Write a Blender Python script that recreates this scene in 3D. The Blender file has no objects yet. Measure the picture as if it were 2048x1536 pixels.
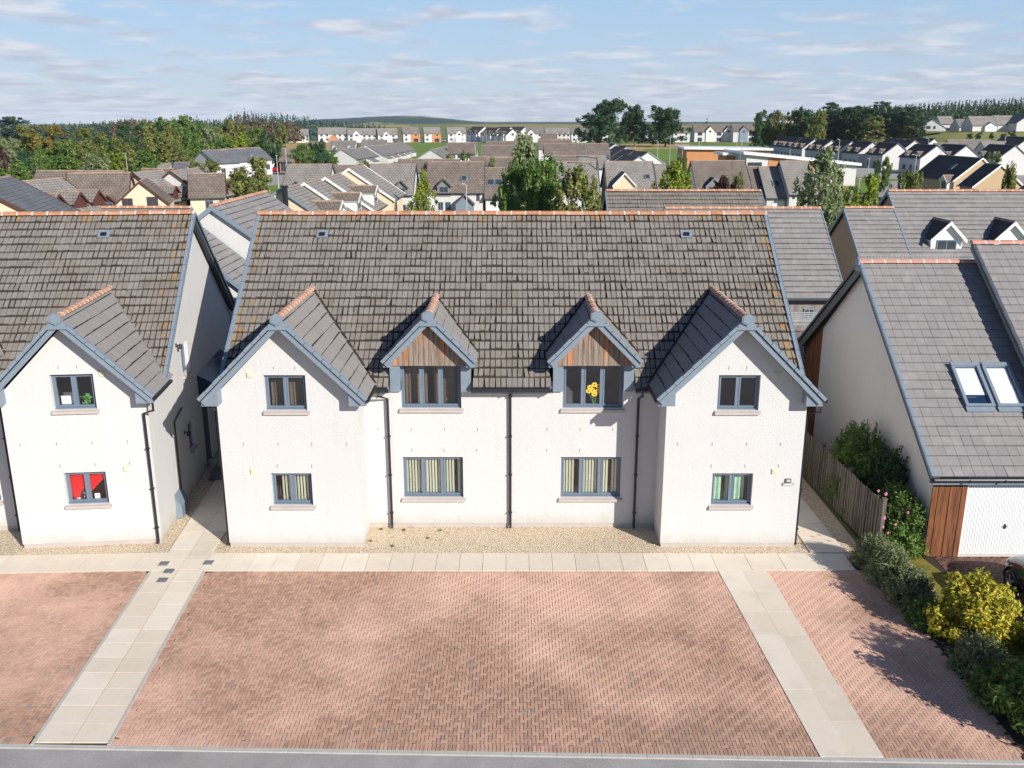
import bpy, math, random
import numpy as np
from mathutils import Vector, Matrix
from mathutils.geometry import tessellate_polygon
R = math.radians
rnd = random.Random(7)
scene = bpy.context.scene
col = scene.collection
# ---------------------------------------------------------------- camera
PITCH = R(16); CAMY = -25.0; CAMH = 12.2; FPX = 1842.0
cam_d = bpy.data.cameras.new("camera"); cam = bpy.data.objects.new("camera", cam_d); col.objects.link(cam)
cam.location = (0, CAMY, CAMH); cam.rotation_euler = (R(90) - PITCH, 0, 0)
cam_d.sensor_width = 36; cam_d.lens = 36 * FPX / 2048; cam_d.clip_start = 0.5; cam_d.clip_end = 30000
scene.camera = cam
# ---------------------------------------------------------------- light
scene.view_settings.view_transform = 'Standard'; scene.view_settings.look = 'None'
scene.view_settings.exposure = 0.30; scene.view_settings.gamma = 1
SUN_EL = R(26.5); LD = Vector((-0.66, 0.751, 0)).normalized()      # horizontal direction in which the light travels
sl = bpy.data.lights.new("sun", 'SUN'); sl.energy = 5.0; sl.angle = R(0.5); sl.color = (1.0, 0.945, 0.86)
sun = bpy.data.objects.new("sun", sl); col.objects.link(sun)
ldir = Vector((LD.x * math.cos(SUN_EL), LD.y * math.cos(SUN_EL), -math.sin(SUN_EL)))
sun.rotation_euler = ldir.to_track_quat('-Z', 'Y').to_euler(); sun.location = (20, -30, 40)
w = bpy.data.worlds.new("World"); scene.world = w; w.use_nodes = True
nt = w.node_tree; nt.nodes.clear(); N = nt.nodes.new; L = nt.links.new
out = N('ShaderNodeOutputWorld'); bg = N('ShaderNodeBackground'); bg.inputs['Strength'].default_value = 0.10
sky = N('ShaderNodeTexSky'); sky.sky_type = 'NISHITA'; sky.sun_disc = False
sky.sun_elevation = SUN_EL; sky.sun_rotation = math.atan2(-LD.x, -LD.y)
sky.altitude = 50; sky.air_density = 1.0; sky.dust_density = 0.15; sky.ozone_density = 2.2
tc = N('ShaderNodeTexCoord'); sep = N('ShaderNodeSeparateXYZ'); L(tc.outputs['Generated'], sep.inputs[0])
def wmath(op, a, b=None, c=None):
    n = N('ShaderNodeMath'); n.operation = op
    for i, v in enumerate((a, b, c)):
        if v is None: continue
        if isinstance(v, (int, float)): n.inputs[i].default_value = v
        else: L(v, n.inputs[i])
    return n.outputs[0]
zc = wmath('MAXIMUM', sep.outputs[2], 0.0); zz = wmath('ADD', zc, 0.10)
cx_ = wmath('DIVIDE', sep.outputs[0], zz); cy_ = wmath('DIVIDE', sep.outputs[1], zz)
cmb = N('ShaderNodeCombineXYZ'); L(cx_, cmb.inputs[0]); L(cy_, cmb.inputs[1])
n1 = N('ShaderNodeTexNoise'); n1.inputs['Scale'].default_value = 1.9; n1.inputs['Detail'].default_value = 9; n1.inputs['Roughness'].default_value = 0.58
L(cmb.outputs[0], n1.inputs['Vector'])
n2 = N('ShaderNodeTexNoise'); n2.inputs['Scale'].default_value = 0.75; n2.inputs['Detail'].default_value = 3
L(cmb.outputs[0], n2.inputs['Vector'])
cov = wmath('ADD', wmath('MULTIPLY', n1.outputs[0], 0.72), wmath('MULTIPLY', n2.outputs[0], 0.42))
# more cloud towards the horizon, clear blue above
thr = wmath('MULTIPLY_ADD', zc, 0.95, 0.475)
den = wmath('MULTIPLY', wmath('SUBTRACT', cov, thr), 8.0)
den.node.use_clamp = True
den2 = wmath('MULTIPLY', den, 0.86)
ccol = N('ShaderNodeMix'); ccol.data_type = 'RGBA'
n3 = N('ShaderNodeTexNoise'); n3.inputs['Scale'].default_value = 3.2; n3.inputs['Detail'].default_value = 6; L(cmb.outputs[0], n3.inputs['Vector'])
cr = N('ShaderNodeMapRange'); cr.inputs[1].default_value = 0.42; cr.inputs[2].default_value = 0.62; L(n3.outputs[0], cr.inputs[0])
L(cr.outputs[0], ccol.inputs['Factor']); ccol.inputs['A'].default_value = (4.2, 4.65, 5.7, 1); ccol.inputs['B'].default_value = (6.3, 6.45, 7.0, 1)
skt = N('ShaderNodeMix'); skt.data_type = 'RGBA'; skt.blend_type = 'MULTIPLY'; skt.inputs['Factor'].default_value = 1
L(sky.outputs[0], skt.inputs['A']); skt.inputs['B'].default_value = (0.56, 0.62, 0.80, 1)
lowf = N('ShaderNodeMapRange'); lowf.inputs[1].default_value = 0.12; lowf.inputs[2].default_value = 0.4; lowf.inputs[3].default_value = 0.75; lowf.inputs[4].default_value = 0.0; L(zc, lowf.inputs[0])
lowc = N('ShaderNodeMix'); lowc.data_type = 'RGBA'; lf_ = N('ShaderNodeMapRange'); lf_.inputs[1].default_value = 0.0; lf_.inputs[2].default_value = 0.11; L(zc, lf_.inputs[0]); L(lf_.outputs[0], lowc.inputs['Factor']); lowc.inputs['A'].default_value = (4.9, 5.7, 6.9, 1); lowc.inputs['B'].default_value = (3.8, 5.45, 7.2, 1)
skm = N('ShaderNodeMix'); skm.data_type = 'RGBA'; L(lowf.outputs[0], skm.inputs['Factor']); L(skt.outputs['Result'], skm.inputs['A']); L(lowc.outputs['Result'], skm.inputs['B'])
mx = N('ShaderNodeMix'); mx.data_type = 'RGBA'; L(den2, mx.inputs['Factor']); L(skm.outputs['Result'], mx.inputs['A']); L(ccol.outputs['Result'], mx.inputs['B'])
L(mx.outputs['Result'], bg.inputs[0]); L(bg.outputs[0], out.inputs[0])
# ---------------------------------------------------------------- measuring helpers (pixel of the photograph -> point on a real plane)
def ray(px, py):
    u = (px - 1024) / FPX; v = (768 - py) / FPX
    return Vector((u, math.cos(PITCH) + v * math.sin(PITCH), -math.sin(PITCH) + v * math.cos(PITCH)))
CP = Vector((0, CAMY, CAMH))
def at_z(px, py, z=0.0):
    r = ray(px, py); return CP + r * ((z - CAMH) / r.z)
def at_y(px, py, y):
    r = ray(px, py); return CP + r * ((y - CAMY) / r.y)
# ---------------------------------------------------------------- materials
def new_mat(name):
    m = bpy.data.materials.new(name); m.use_nodes = True
    t = m.node_tree; b = t.nodes['Principled BSDF']
    return m, t, b
def nd(t, typ, **kw):
    n = t.nodes.new(typ)
    for k, v in kw.items():
        if k.startswith('_'): setattr(n, k[1:], v)
        else: n.inputs[k.replace('__', ' ')].default_value = v
    return n
def ramp(t, src, stops):
    r = t.nodes.new('ShaderNodeValToRGB'); e = r.color_ramp.elements
    while len(e) < len(stops): e.new(0.5)
    for i, (p, c) in enumerate(stops):
        e[i].position = p; e[i].color = (c[0], c[1], c[2], 1) if len(c) == 3 else c
    t.links.new(src, r.inputs[0]); return r
def plain(name, c, rough=0.6, metal=0.0, spec=0.5, noise=0.12, scale=3.0, bump=0.0, bscale=60.0):
    m, t, b = new_mat(name)
    b.inputs['Roughness'].default_value = rough; b.inputs['Metallic'].default_value = metal; b.inputs['Specular IOR Level'].default_value = spec
    tcn = nd(t, 'ShaderNodeTexCoord')
    n = nd(t, 'ShaderNodeTexNoise', Scale=scale, Detail=6.0, Roughness=0.65); t.links.new(tcn.outputs['Object'], n.inputs['Vector'])
    k = noise
    r = ramp(t, n.outputs[0], [(0.3, tuple(x * (1 - k) for x in c)), (0.7, tuple(min(1, x * (1 + k)) for x in c))])
    t.links.new(r.outputs[0], b.inputs['Base Color'])
    if bump:
        n2 = nd(t, 'ShaderNodeTexNoise', Scale=bscale, Detail=4.0); t.links.new(tcn.outputs['Object'], n2.inputs['Vector'])
        bp = nd(t, 'ShaderNodeBump', Strength=bump, Distance=0.02); t.links.new(n2.outputs[0], bp.inputs['Height']); t.links.new(bp.outputs[0], b.inputs['Normal'])
    return m
def island_mat(name, stops, rough=0.8, big=None, speck=None, bump=0.0, bscale=90, spec=0.3):
    """colour that changes from piece to piece of one mesh, with wide weathering and small specks"""
    m, t, b = new_mat(name); b.inputs['Roughness'].default_value = rough; b.inputs['Specular IOR Level'].default_value = spec
    g = nd(t, 'ShaderNodeNewGeometry'); r = ramp(t, g.outputs['Random Per Island'], stops); c = r.outputs[0]
    tcn = nd(t, 'ShaderNodeTexCoord')
    if big:
        for (sc, lo, hi, bc, amt) in big:
            n = nd(t, 'ShaderNodeTexNoise', Scale=sc, Detail=5.0, Roughness=0.6); t.links.new(tcn.outputs['Object'], n.inputs['Vector'])
            mr = nd(t, 'ShaderNodeMapRange'); mr.inputs[1].default_value = lo; mr.inputs[2].default_value = hi; mr.inputs[4].default_value = amt
            t.links.new(n.outputs[0], mr.inputs[0])
            mm = nd(t, 'ShaderNodeMix', _data_type='RGBA'); t.links.new(mr.outputs[0], mm.inputs['Factor']); t.links.new(c, mm.inputs['A']); mm.inputs['B'].default_value = (*bc, 1); c = mm.outputs['Result']
    if speck:
        for (sc, thrs, bc) in speck:
            n = nd(t, 'ShaderNodeTexVoronoi', Scale=sc); t.links.new(tcn.outputs['Object'], n.inputs['Vector'])
            n2_ = nd(t, 'ShaderNodeTexNoise', Scale=sc * 0.12, Detail=2.0); t.links.new(tcn.outputs['Object'], n2_.inputs['Vector'])
            ad = nd(t, 'ShaderNodeMath', _operation='MULTIPLY'); t.links.new(n2_.outputs[0], ad.inputs[0]); ad.inputs[1].default_value = thrs * 2
            lt = nd(t, 'ShaderNodeMath', _operation='LESS_THAN'); t.links.new(n.outputs['Distance'], lt.inputs[0]); t.links.new(ad.outputs[0], lt.inputs[1])
            mm = nd(t, 'ShaderNodeMix', _data_type='RGBA'); t.links.new(lt.outputs[0], mm.inputs['Factor']); t.links.new(c, mm.inputs['A']); mm.inputs['B'].default_value = (*bc, 1); c = mm.outputs['Result']
    t.links.new(c, b.inputs['Base Color'])
    if bump:
        n2 = nd(t, 'ShaderNodeTexNoise', Scale=bscale, Detail=4.0); t.links.new(tcn.outputs['Object'], n2.inputs['Vector'])
        bp = nd(t, 'ShaderNodeBump', Strength=bump, Distance=0.02); t.links.new(n2.outputs[0], bp.inputs['Height']); t.links.new(bp.outputs[0], b.inputs['Normal'])
    return m
M = {}
def render_mat(name, c, k=0.05):
    m, t, b = new_mat(name); b.inputs['Roughness'].default_value = 0.92; b.inputs['Specular IOR Level'].default_value = 0.15
    tcn = nd(t, 'ShaderNodeTexCoord')
    v = nd(t, 'ShaderNodeTexVoronoi', Scale=30.0); t.links.new(tcn.outputs['Object'], v.inputs['Vector'])
    n = nd(t, 'ShaderNodeTexNoise', Scale=24.0, Detail=5.0, Roughness=0.7); t.links.new(tcn.outputs['Object'], n.inputs['Vector'])
    a = nd(t, 'ShaderNodeMath', _operation='MULTIPLY_ADD'); t.links.new(v.outputs['Distance'], a.inputs[0]); a.inputs[1].default_value = 0.8; t.links.new(n.outputs[0], a.inputs[2])
    bp = nd(t, 'ShaderNodeBump', Strength=0.35, Distance=0.02); t.links.new(a.outputs[0], bp.inputs['Height']); t.links.new(bp.outputs[0], b.inputs['Normal'])
    n2 = nd(t, 'ShaderNodeTexNoise', Scale=0.9, Detail=6.0, Roughness=0.7); t.links.new(tcn.outputs['Object'], n2.inputs['Vector'])
    r = ramp(t, n2.outputs[0], [(0.3, tuple(x * (1 - k) for x in c)), (0.72, c)])
    # faint grime: vertical streaks and a dirtier band at the foot of the wall
    mp = nd(t, 'ShaderNodeMapping'); mp.inputs['Scale'].default_value = (7, 7, 0.35); t.links.new(tcn.outputs['Object'], mp.inputs['Vector'])
    n3 = nd(t, 'ShaderNodeTexNoise', Scale=1.0, Detail=4.0); t.links.new(mp.outputs[0], n3.inputs['Vector'])
    mr = nd(t, 'ShaderNodeMapRange'); mr.inputs[1].default_value = 0.5; mr.inputs[2].default_value = 0.8; mr.inputs[4].default_value = 0.26; t.links.new(n3.outputs[0], mr.inputs[0])
    mm = nd(t, 'ShaderNodeMix', _data_type='RGBA'); t.links.new(mr.outputs[0], mm.inputs['Factor']); t.links.new(r.outputs[0], mm.inputs['A']); mm.inputs['B'].default_value = (c[0] * .78, c[1] * .77, c[2] * .74, 1)
    # rain splash and algae at the foot of the wall, ragged
    sz = nd(t, 'ShaderNodeSeparateXYZ'); t.links.new(tcn.outputs['Object'], sz.inputs[0]); n5 = nd(t, 'ShaderNodeTexNoise', Scale=2.2, Detail=6.0, Roughness=0.7); t.links.new(tcn.outputs['Object'], n5.inputs['Vector'])
    sb = nd(t, 'ShaderNodeMath', _operation='MULTIPLY_ADD'); t.links.new(n5.outputs[0], sb.inputs[0]); sb.inputs[1].default_value = -.9; t.links.new(sz.outputs[2], sb.inputs[2])
    ms = nd(t, 'ShaderNodeMapRange'); ms.inputs[1].default_value = -.38; ms.inputs[2].default_value = .05; ms.inputs[3].default_value = .45; ms.inputs[4].default_value = 0; t.links.new(sb.outputs[0], ms.inputs[0])
    m2 = nd(t, 'ShaderNodeMix', _data_type='RGBA'); t.links.new(ms.outputs[0], m2.inputs['Factor']); t.links.new(mm.outputs['Result'], m2.inputs['A']); m2.inputs['B'].default_value = (c[0] * .66, c[1] * .62, c[2] * .52, 1)
    t.links.new(m2.outputs['Result'], b.inputs['Base Color']); return m
M['render'] = render_mat('white_roughcast', (0.615, 0.612, 0.605))
M['render_grey'] = render_mat('pale_grey_render', (0.76, 0.72, 0.68))
M['render_tan'] = render_mat('tan_render', (0.52, 0.38, 0.24))
M['render_cream'] = render_mat('cream_render', (0.72, 0.60, 0.44))
M['tile'] = island_mat('weathered_concrete_tile', [(0.0, (0.205, 0.183, 0.162)), (0.5, (0.228, 0.206, 0.184)), (1.0, (0.255, 0.232, 0.208))],
    big=[(0.9, 0.5, 0.75, (0.15, 0.12, 0.085), 0.5), (2.4, 0.52, 0.75, (0.30, 0.275, 0.24), 0.5)], speck=[(9.0, 0.075, (0.42, 0.40, 0.34)), (4.0, 0.05, (0.10, 0.085, 0.05))], bump=0.35)
M['tile_lichen'] = island_mat('lichen_stained_tile', [(0.0, (0.17, 0.145, 0.11)), (0.6, (0.23, 0.20, 0.155)), (1.0, (0.28, 0.23, 0.15))],
    big=[(4.0, 0.5, 0.62, (0.42, 0.20, 0.05), 0.8)], speck=[(7.0, 0.09, (0.5, 0.42, 0.25))], bump=0.35)
M['tile_clean'] = island_mat('clean_grey_tile', [(0.0, (0.255, 0.24, 0.228)), (1.0, (0.28, 0.265, 0.252))], big=[(1.6, 0.5, 0.8, (0.22, 0.20, 0.18), 0.6)], bump=0.15)
M['tile_slate'] = island_mat('grey_slate_look_tile', [(0.0, (0.245, 0.232, 0.228)), (1.0, (0.275, 0.262, 0.257))], big=[(2.2, 0.5, 0.75, (0.40, 0.375, 0.35), 0.5)], bump=0.2)
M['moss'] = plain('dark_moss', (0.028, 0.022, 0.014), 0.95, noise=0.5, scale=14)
M['terracotta'] = island_mat('terracotta_ridge', [(0.0, (0.42, 0.17, 0.09)), (0.5, (0.52, 0.24, 0.14)), (1.0, (0.55, 0.30, 0.20))], big=[(7.0, 0.5, 0.7, (0.50, 0.38, 0.26), 0.7), (11.0, 0.58, 0.7, (0.40, 0.17, 0.02), 0.8)], bump=0.2)
M['terra_pink'] = island_mat('pink_clay_ridge', [(0.0, (0.50, 0.24, 0.19)), (1.0, (0.58, 0.30, 0.24))])
M['mortar'] = plain('pale_mortar', (0.62, 0.58, 0.55), 0.9)
M['trim'] = plain('blue_grey_trim', (0.20, 0.25, 0.305), 0.45, noise=0.06)
M['trim_dark'] = plain('dark_grey_trim', (0.075, 0.085, 0.10), 0.5, noise=0.08)
M['black'] = plain('black_plastic', (0.018, 0.018, 0.022), 0.35, noise=0.1)
M['frame'] = plain('blue_grey_frame', (0.15, 0.20, 0.26), 0.4, noise=0.05)
M['sill'] = plain('cast_stone_sill', (0.47, 0.42, 0.39), 0.85, noise=0.08)
M['beige'] = plain('beige_plastic', (0.72, 0.66, 0.46), 0.5, noise=0.05)
M['white'] = plain('white_paint', (0.80, 0.80, 0.80), 0.4, noise=0.03)
M['door_white'] = plain('white_steel', (0.78, 0.79, 0.80), 0.35, noise=0.03)
M['blind'] = plain('cream_blind', (0.62, 0.66, 0.50), 0.8, noise=0.05)
M['blind_green'] = plain('green_curtain', (0.30, 0.52, 0.37), 0.8, noise=0.15, scale=8)
M['blind_brown'] = plain('brown_curtain', (0.12, 0.085, 0.06), 0.9, noise=0.15, scale=8)
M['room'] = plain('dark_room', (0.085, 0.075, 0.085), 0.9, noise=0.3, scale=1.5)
M['steel'] = plain('galvanised_steel', (0.42, 0.44, 0.45), 0.4, metal=0.3, noise=0.1)
M['cover'] = plain('cast_cover', (0.17, 0.18, 0.19), 0.8, noise=0.2)
M['ridge_far'] = plain('weathered_clay_ridge', (0.34, 0.235, 0.18), 0.9, noise=0.3, scale=2)
M['plate'] = plain('brown_wood_plate', (0.30, 0.20, 0.12), 0.7)
M['concrete'] = plain('pale_concrete', (0.50, 0.48, 0.44), 0.9, noise=0.1, scale=5, bump=0.2)
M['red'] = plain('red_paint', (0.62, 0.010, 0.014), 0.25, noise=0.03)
M['yellow'] = plain('yellow_petal', (0.90, 0.60, 0.03), 0.6)
M['green'] = plain('green_stem', (0.10, 0.26, 0.06), 0.6)
M['greypost'] = plain('silver_grey_post', (0.42, 0.42, 0.41), 0.5, metal=0.2)
M['pink'] = plain('pink_petal', (0.72, 0.26, 0.42), 0.6)
M['brown_trim'] = plain('red_brown_stain', (0.085, 0.035, 0.025), 0.6)
M['solar'] = plain('dark_blue_panel', (0.012, 0.03, 0.07), 0.15)
def glass_mat(name, lo, tint=(0.72, 0.78, 0.80)):
    m, t, b = new_mat(name); t.nodes.remove(b)
    o = t.nodes['Material Output']; tr = nd(t, 'ShaderNodeBsdfTransparent'); tr.inputs[0].default_value = (*tint, 1)
    gl = nd(t, 'ShaderNodeBsdfGlossy', Roughness=0.02); gl.inputs[0].default_value = (0.95, 0.97, 1, 1)
    lw = nd(t, 'ShaderNodeLayerWeight'); pw = nd(t, 'ShaderNodeMath', _operation='POWER'); lw.inputs[0].default_value = .5; t.links.new(lw.outputs['Facing'], pw.inputs[0]); pw.inputs[1].default_value = 4.0; ad = nd(t, 'ShaderNodeMath', _operation='MULTIPLY_ADD'); ad.inputs[1].default_value = .8; ad.inputs[2].default_value = lo; t.links.new(pw.outputs[0], ad.inputs[0])
    mi = nd(t, 'ShaderNodeMixShader'); t.links.new(ad.outputs[0], mi.inputs[0]); t.links.new(tr.outputs[0], mi.inputs[1]); t.links.new(gl.outputs[0], mi.inputs[2]); t.links.new(mi.outputs[0], o.inputs[0])
    return m
M['glass'] = glass_mat('window_glass', 0.10, (0.99, 1.0, 1.0))
M['pane'] = plain('dark_pane', (0.045, 0.055, 0.075), 0.08, noise=0.3)
def plank_mat(name, grey, warm, useattr=True, streak=18.0):
    m, t, b = new_mat(name); b.inputs['Roughness'].default_value = 0.85; b.inputs['Specular IOR Level'].default_value = 0.2
    tcn = nd(t, 'ShaderNodeTexCoord'); g = nd(t, 'ShaderNodeNewGeometry')
    mp = nd(t, 'ShaderNodeMapping'); mp.inputs['Scale'].default_value = (streak, streak, 1.2); t.links.new(tcn.outputs['Object'], mp.inputs['Vector'])
    ad = nd(t, 'ShaderNodeVectorMath', _operation='ADD'); t.links.new(mp.outputs[0], ad.inputs[0]); cb = nd(t, 'ShaderNodeCombineXYZ')
    ml = nd(t, 'ShaderNodeMath', _operation='MULTIPLY'); t.links.new(g.outputs['Random Per Island'], ml.inputs[0]); ml.inputs[1].default_value = 37.0
    t.links.new(ml.outputs[0], cb.inputs[2]); t.links.new(cb.outputs[0], ad.inputs[1])
    n = nd(t, 'ShaderNodeTexNoise', Scale=1.0, Detail=6.0, Roughness=0.7); t.links.new(ad.outputs[0], n.inputs['Vector'])
    rg = ramp(t, n.outputs[0], [(0.25, tuple(x * 0.35 for x in grey)), (0.5, grey), (0.75, tuple(min(1, x * 1.6) for x in grey))])
    rw = ramp(t, n.outputs[0], [(0.25, tuple(x * 0.4 for x in warm)), (0.5, warm), (0.75, tuple(min(1, x * 1.5) for x in warm))])
    at = nd(t, 'ShaderNodeAttribute'); at.attribute_name = 'wear'
    n4 = nd(t, 'ShaderNodeMath', _operation='MULTIPLY_ADD'); t.links.new(g.outputs['Random Per Island'], n4.inputs[0]); n4.inputs[1].default_value = 0.5; t.links.new(at.outputs['Fac'], n4.inputs[2])
    n5 = nd(t, 'ShaderNodeMath', _operation='MULTIPLY_ADD'); t.links.new(n.outputs[0], n5.inputs[0]); n5.inputs[1].default_value = 1.0; t.links.new(n4.outputs[0], n5.inputs[2])
    mr = nd(t, 'ShaderNodeMapRange'); mr.inputs[1].default_value = 0.95; mr.inputs[2].default_value = 1.35; t.links.new(n5.outputs[0], mr.inputs[0])
    mm = nd(t, 'ShaderNodeMix', _data_type='RGBA'); t.links.new(mr.outputs[0], mm.inputs['Factor']); t.links.new(rg.outputs[0], mm.inputs['A']); t.links.new(rw.outputs[0], mm.inputs['B'])
    t.links.new(mm.outputs['Result'], b.inputs['Base Color']); return m
M['larch'] = plank_mat('weathered_larch', (0.25, 0.20, 0.165), (0.44, 0.19, 0.085))
M['larch_brown'] = plank_mat('brown_stained_boards', (0.10, 0.045, 0.028), (0.21, 0.085, 0.04))
M['fence'] = plank_mat('old_fence_boards', (0.15, 0.125, 0.105), (0.21, 0.175, 0.14))
M['grey_boards'] = plank_mat('silver_grey_boards', (0.24, 0.215, 0.205), (0.34, 0.30, 0.28))
M['orange_clad'] = plain('orange_timber_cladding', (0.50, 0.22, 0.09), 0.7, noise=0.25, scale=6)
def far_tile(name, c1, c2, gap=(0.05, 0.045, 0.04), tw=0.33, gauge=0.345):
    """tile courses on a UV laid out in metres, for roofs too far off for separate tiles"""
    m, t, b = new_mat(name); b.inputs['Roughness'].default_value = 0.85; b.inputs['Specular IOR Level'].default_value = 0.25
    uv = nd(t, 'ShaderNodeUVMap'); br = nd(t, 'ShaderNodeTexBrick'); t.links.new(uv.outputs[0], br.inputs['Vector'])
    br.inputs['Scale'].default_value = 1.0; br.inputs['Brick Width'].default_value = tw; br.inputs['Row Height'].default_value = gauge
    br.inputs['Mortar Size'].default_value = 0.022; br.inputs['Mortar Smooth'].default_value = 0.2
    br.inputs['Color1'].default_value = (*c1, 1); br.inputs['Color2'].default_value = (*c2, 1); br.inputs['Mortar'].default_value = (*gap, 1)
    tcn = nd(t, 'ShaderNodeTexCoord'); n = nd(t, 'ShaderNodeTexNoise', Scale=0.5, Detail=6.0, Roughness=0.7); t.links.new(tcn.outputs['Object'], n.inputs['Vector'])
    r = ramp(t, n.outputs[0], [(0.3, (0.72, 0.70, 0.66)), (0.7, (1.15, 1.15, 1.15))])
    mm = nd(t, 'ShaderNodeMix', _data_type='RGBA', _blend_type='MULTIPLY'); mm.inputs['Factor'].default_value = 1
    t.links.new(br.outputs[0], mm.inputs['A']); t.links.new(r.outputs[0], mm.inputs['B']); t.links.new(mm.outputs['Result'], b.inputs['Base Color']); return m
M['rf_grey'] = far_tile('grey_roof_tiles', (0.29, 0.27, 0.255), (0.34, 0.32, 0.30))
M['rf_mid'] = far_tile('mid_grey_roof_tiles', (0.22, 0.205, 0.20), (0.265, 0.25, 0.24))
M['rf_brown'] = far_tile('brown_roof_tiles', (0.20, 0.165, 0.14), (0.255, 0.215, 0.185))
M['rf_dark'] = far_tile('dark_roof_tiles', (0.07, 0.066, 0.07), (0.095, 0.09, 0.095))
M['rf_blue'] = far_tile('blue_grey_roof_tiles', (0.145, 0.16, 0.185), (0.18, 0.195, 0.22))
# ---------------------------------------------------------------- mesh helpers
class MB:
    def __init__(s, mtx=None): s.v = []; s.f = []; s.m = []; s.uv = {}; s.M = mtx; s.col = {}
    def add(s, p):
        p = Vector(p)
        if s.M is not None: p = s.M @ p
        s.v.append(p[:]); return len(s.v) - 1
    def face(s, pts, m=0, uv=None, wear=None):
        ids = [s.add(p) for p in pts]; s.f.append(ids); s.m.append(m)
        if uv: s.uv[len(s.f) - 1] = uv
        if wear:
            for i, w_ in zip(ids, wear): s.col[i] = w_
    def par(s, o, a, b, c, m=0, wear=None):
        o, a, b, c = Vector(o), Vector(a), Vector(b), Vector(c)
        if a.cross(b).dot(c) < 0: a, b = b, a
        i = [s.add(o + a * x + b * y + c * z) for z in (0, 1) for y in (0, 1) for x in (0, 1)]
        for q in ((0, 2, 3, 1), (4, 5, 7, 6), (0, 1, 5, 4), (2, 6, 7, 3), (0, 4, 6, 2), (1, 3, 7, 5)):
            s.f.append([i[k] for k in q]); s.m.append(m)
    def box(s, x0, x1, y0, y1, z0, z1, m=0): s.par((x0, y0, z0), (x1 - x0, 0, 0), (0, y1 - y0, 0), (0, 0, z1 - z0), m)
    def prism(s, poly, d, m=0):
        """poly: 3D points; extruded by vector d"""
        d = Vector(d); P = [Vector(p) for p in poly]
        n = Vector((0, 0, 0))
        for i in range(len(P)): n += (P[i] - P[0]).cross(P[(i + 1) % len(P)] - P[0])
        if n.dot(d) > 0: P.reverse()
        a = [s.add(p) for p in P]; b = [s.add(p + d) for p in P]; k = len(P)
        s.f.append(a); s.m.append(m); s.f.append(b[::-1]); s.m.append(m)
        for i in range(k): s.f.append([a[(i + 1) % k], a[i], b[i], b[(i + 1) % k]]); s.m.append(m)
    def tube(s, pts, r, n=8, m=0, cap=True, r2=None):
        P = [Vector(p) for p in pts]; rings = []
        for i, p in enumerate(P):
            t = (P[min(i + 1, len(P) - 1)] - P[max(i - 1, 0)]).normalized()
            a = t.orthogonal().normalized(); b = t.cross(a)
            rr = r if r2 is None else r + (r2 - r) * i / max(1, len(P) - 1)
            rings.append([s.add(p + (a * math.cos(6.2832 * k / n) + b * math.sin(6.2832 * k / n)) * rr) for k in range(n)])
        for i in range(len(P) - 1):
            # align rings by nearest start
            A, B = rings[i], rings[i + 1]; o = min(range(n), key=lambda k: (Vector(s.v[A[0]]) - Vector(s.v[B[k]])).length)
            for k in range(n): s.f.append([A[k], A[(k + 1) % n], B[(k + 1 + o) % n], B[(k + o) % n]]); s.m.append(m)
        if cap: s.f.append(rings[0][::-1]); s.m.append(m); s.f.append(rings[-1]); s.m.append(m)
    def lathe(s, c, prof, n=16, m=0):
        c = Vector(c); rs = [[s.add(c + Vector((r * math.cos(6.2832 * k / n), r * math.sin(6.2832 * k / n), z))) for k in range(n)] for r, z in prof]
        for i in range(len(rs) - 1):
            for k in range(n): s.f.append([rs[i][k], rs[i][(k + 1) % n], rs[i + 1][(k + 1) % n], rs[i + 1][k]]); s.m.append(m)
        s.f.append(rs[0][::-1]); s.m.append(m); s.f.append(rs[-1]); s.m.append(m)
    def build(s, name, mats, parent=None, smooth=False):
        me = bpy.data.meshes.new(name); me.from_pydata(s.v, [], s.f)
        if not isinstance(mats, (list, tuple)): mats = [mats]
        for m in mats: me.materials.append(M[m] if isinstance(m, str) else m)
        if len(mats) > 1: me.polygons.foreach_set('material_index', s.m)
        if s.uv:
            ul = me.uv_layers.new(name='UVMap'); data = ul.data
            for fi, uvs in s.uv.items():
                p = me.polygons[fi]
                for k, li in enumerate(p.loop_indices): data[li].uv = uvs[k]
        if s.col:
            at = me.attributes.new('wear', 'FLOAT', 'POINT')
            for i, v in s.col.items(): at.data[i].value = v
        if smooth: me.polygons.foreach_set('use_smooth', [True] * len(me.polygons))
        me.update()
        o = bpy.data.objects.new(name, me); col.objects.link(o)
        if parent: o.parent = parent
        return o
def tag(o, label=None, cat=None, group=None, kind=None):
    if label: o['label'] = label
    if cat: o['category'] = cat
    if group: o['group'] = group
    if kind: o['kind'] = kind
    return o
def thing(name, label, cat, loc=(0, 0, 0), rz=0.0, group=None):
    o = bpy.data.objects.new(name, None); col.objects.link(o); o.empty_display_size = 0.3
    o.location = loc; o.rotation_euler = (0, 0, rz); return tag(o, label, cat, group)
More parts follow.
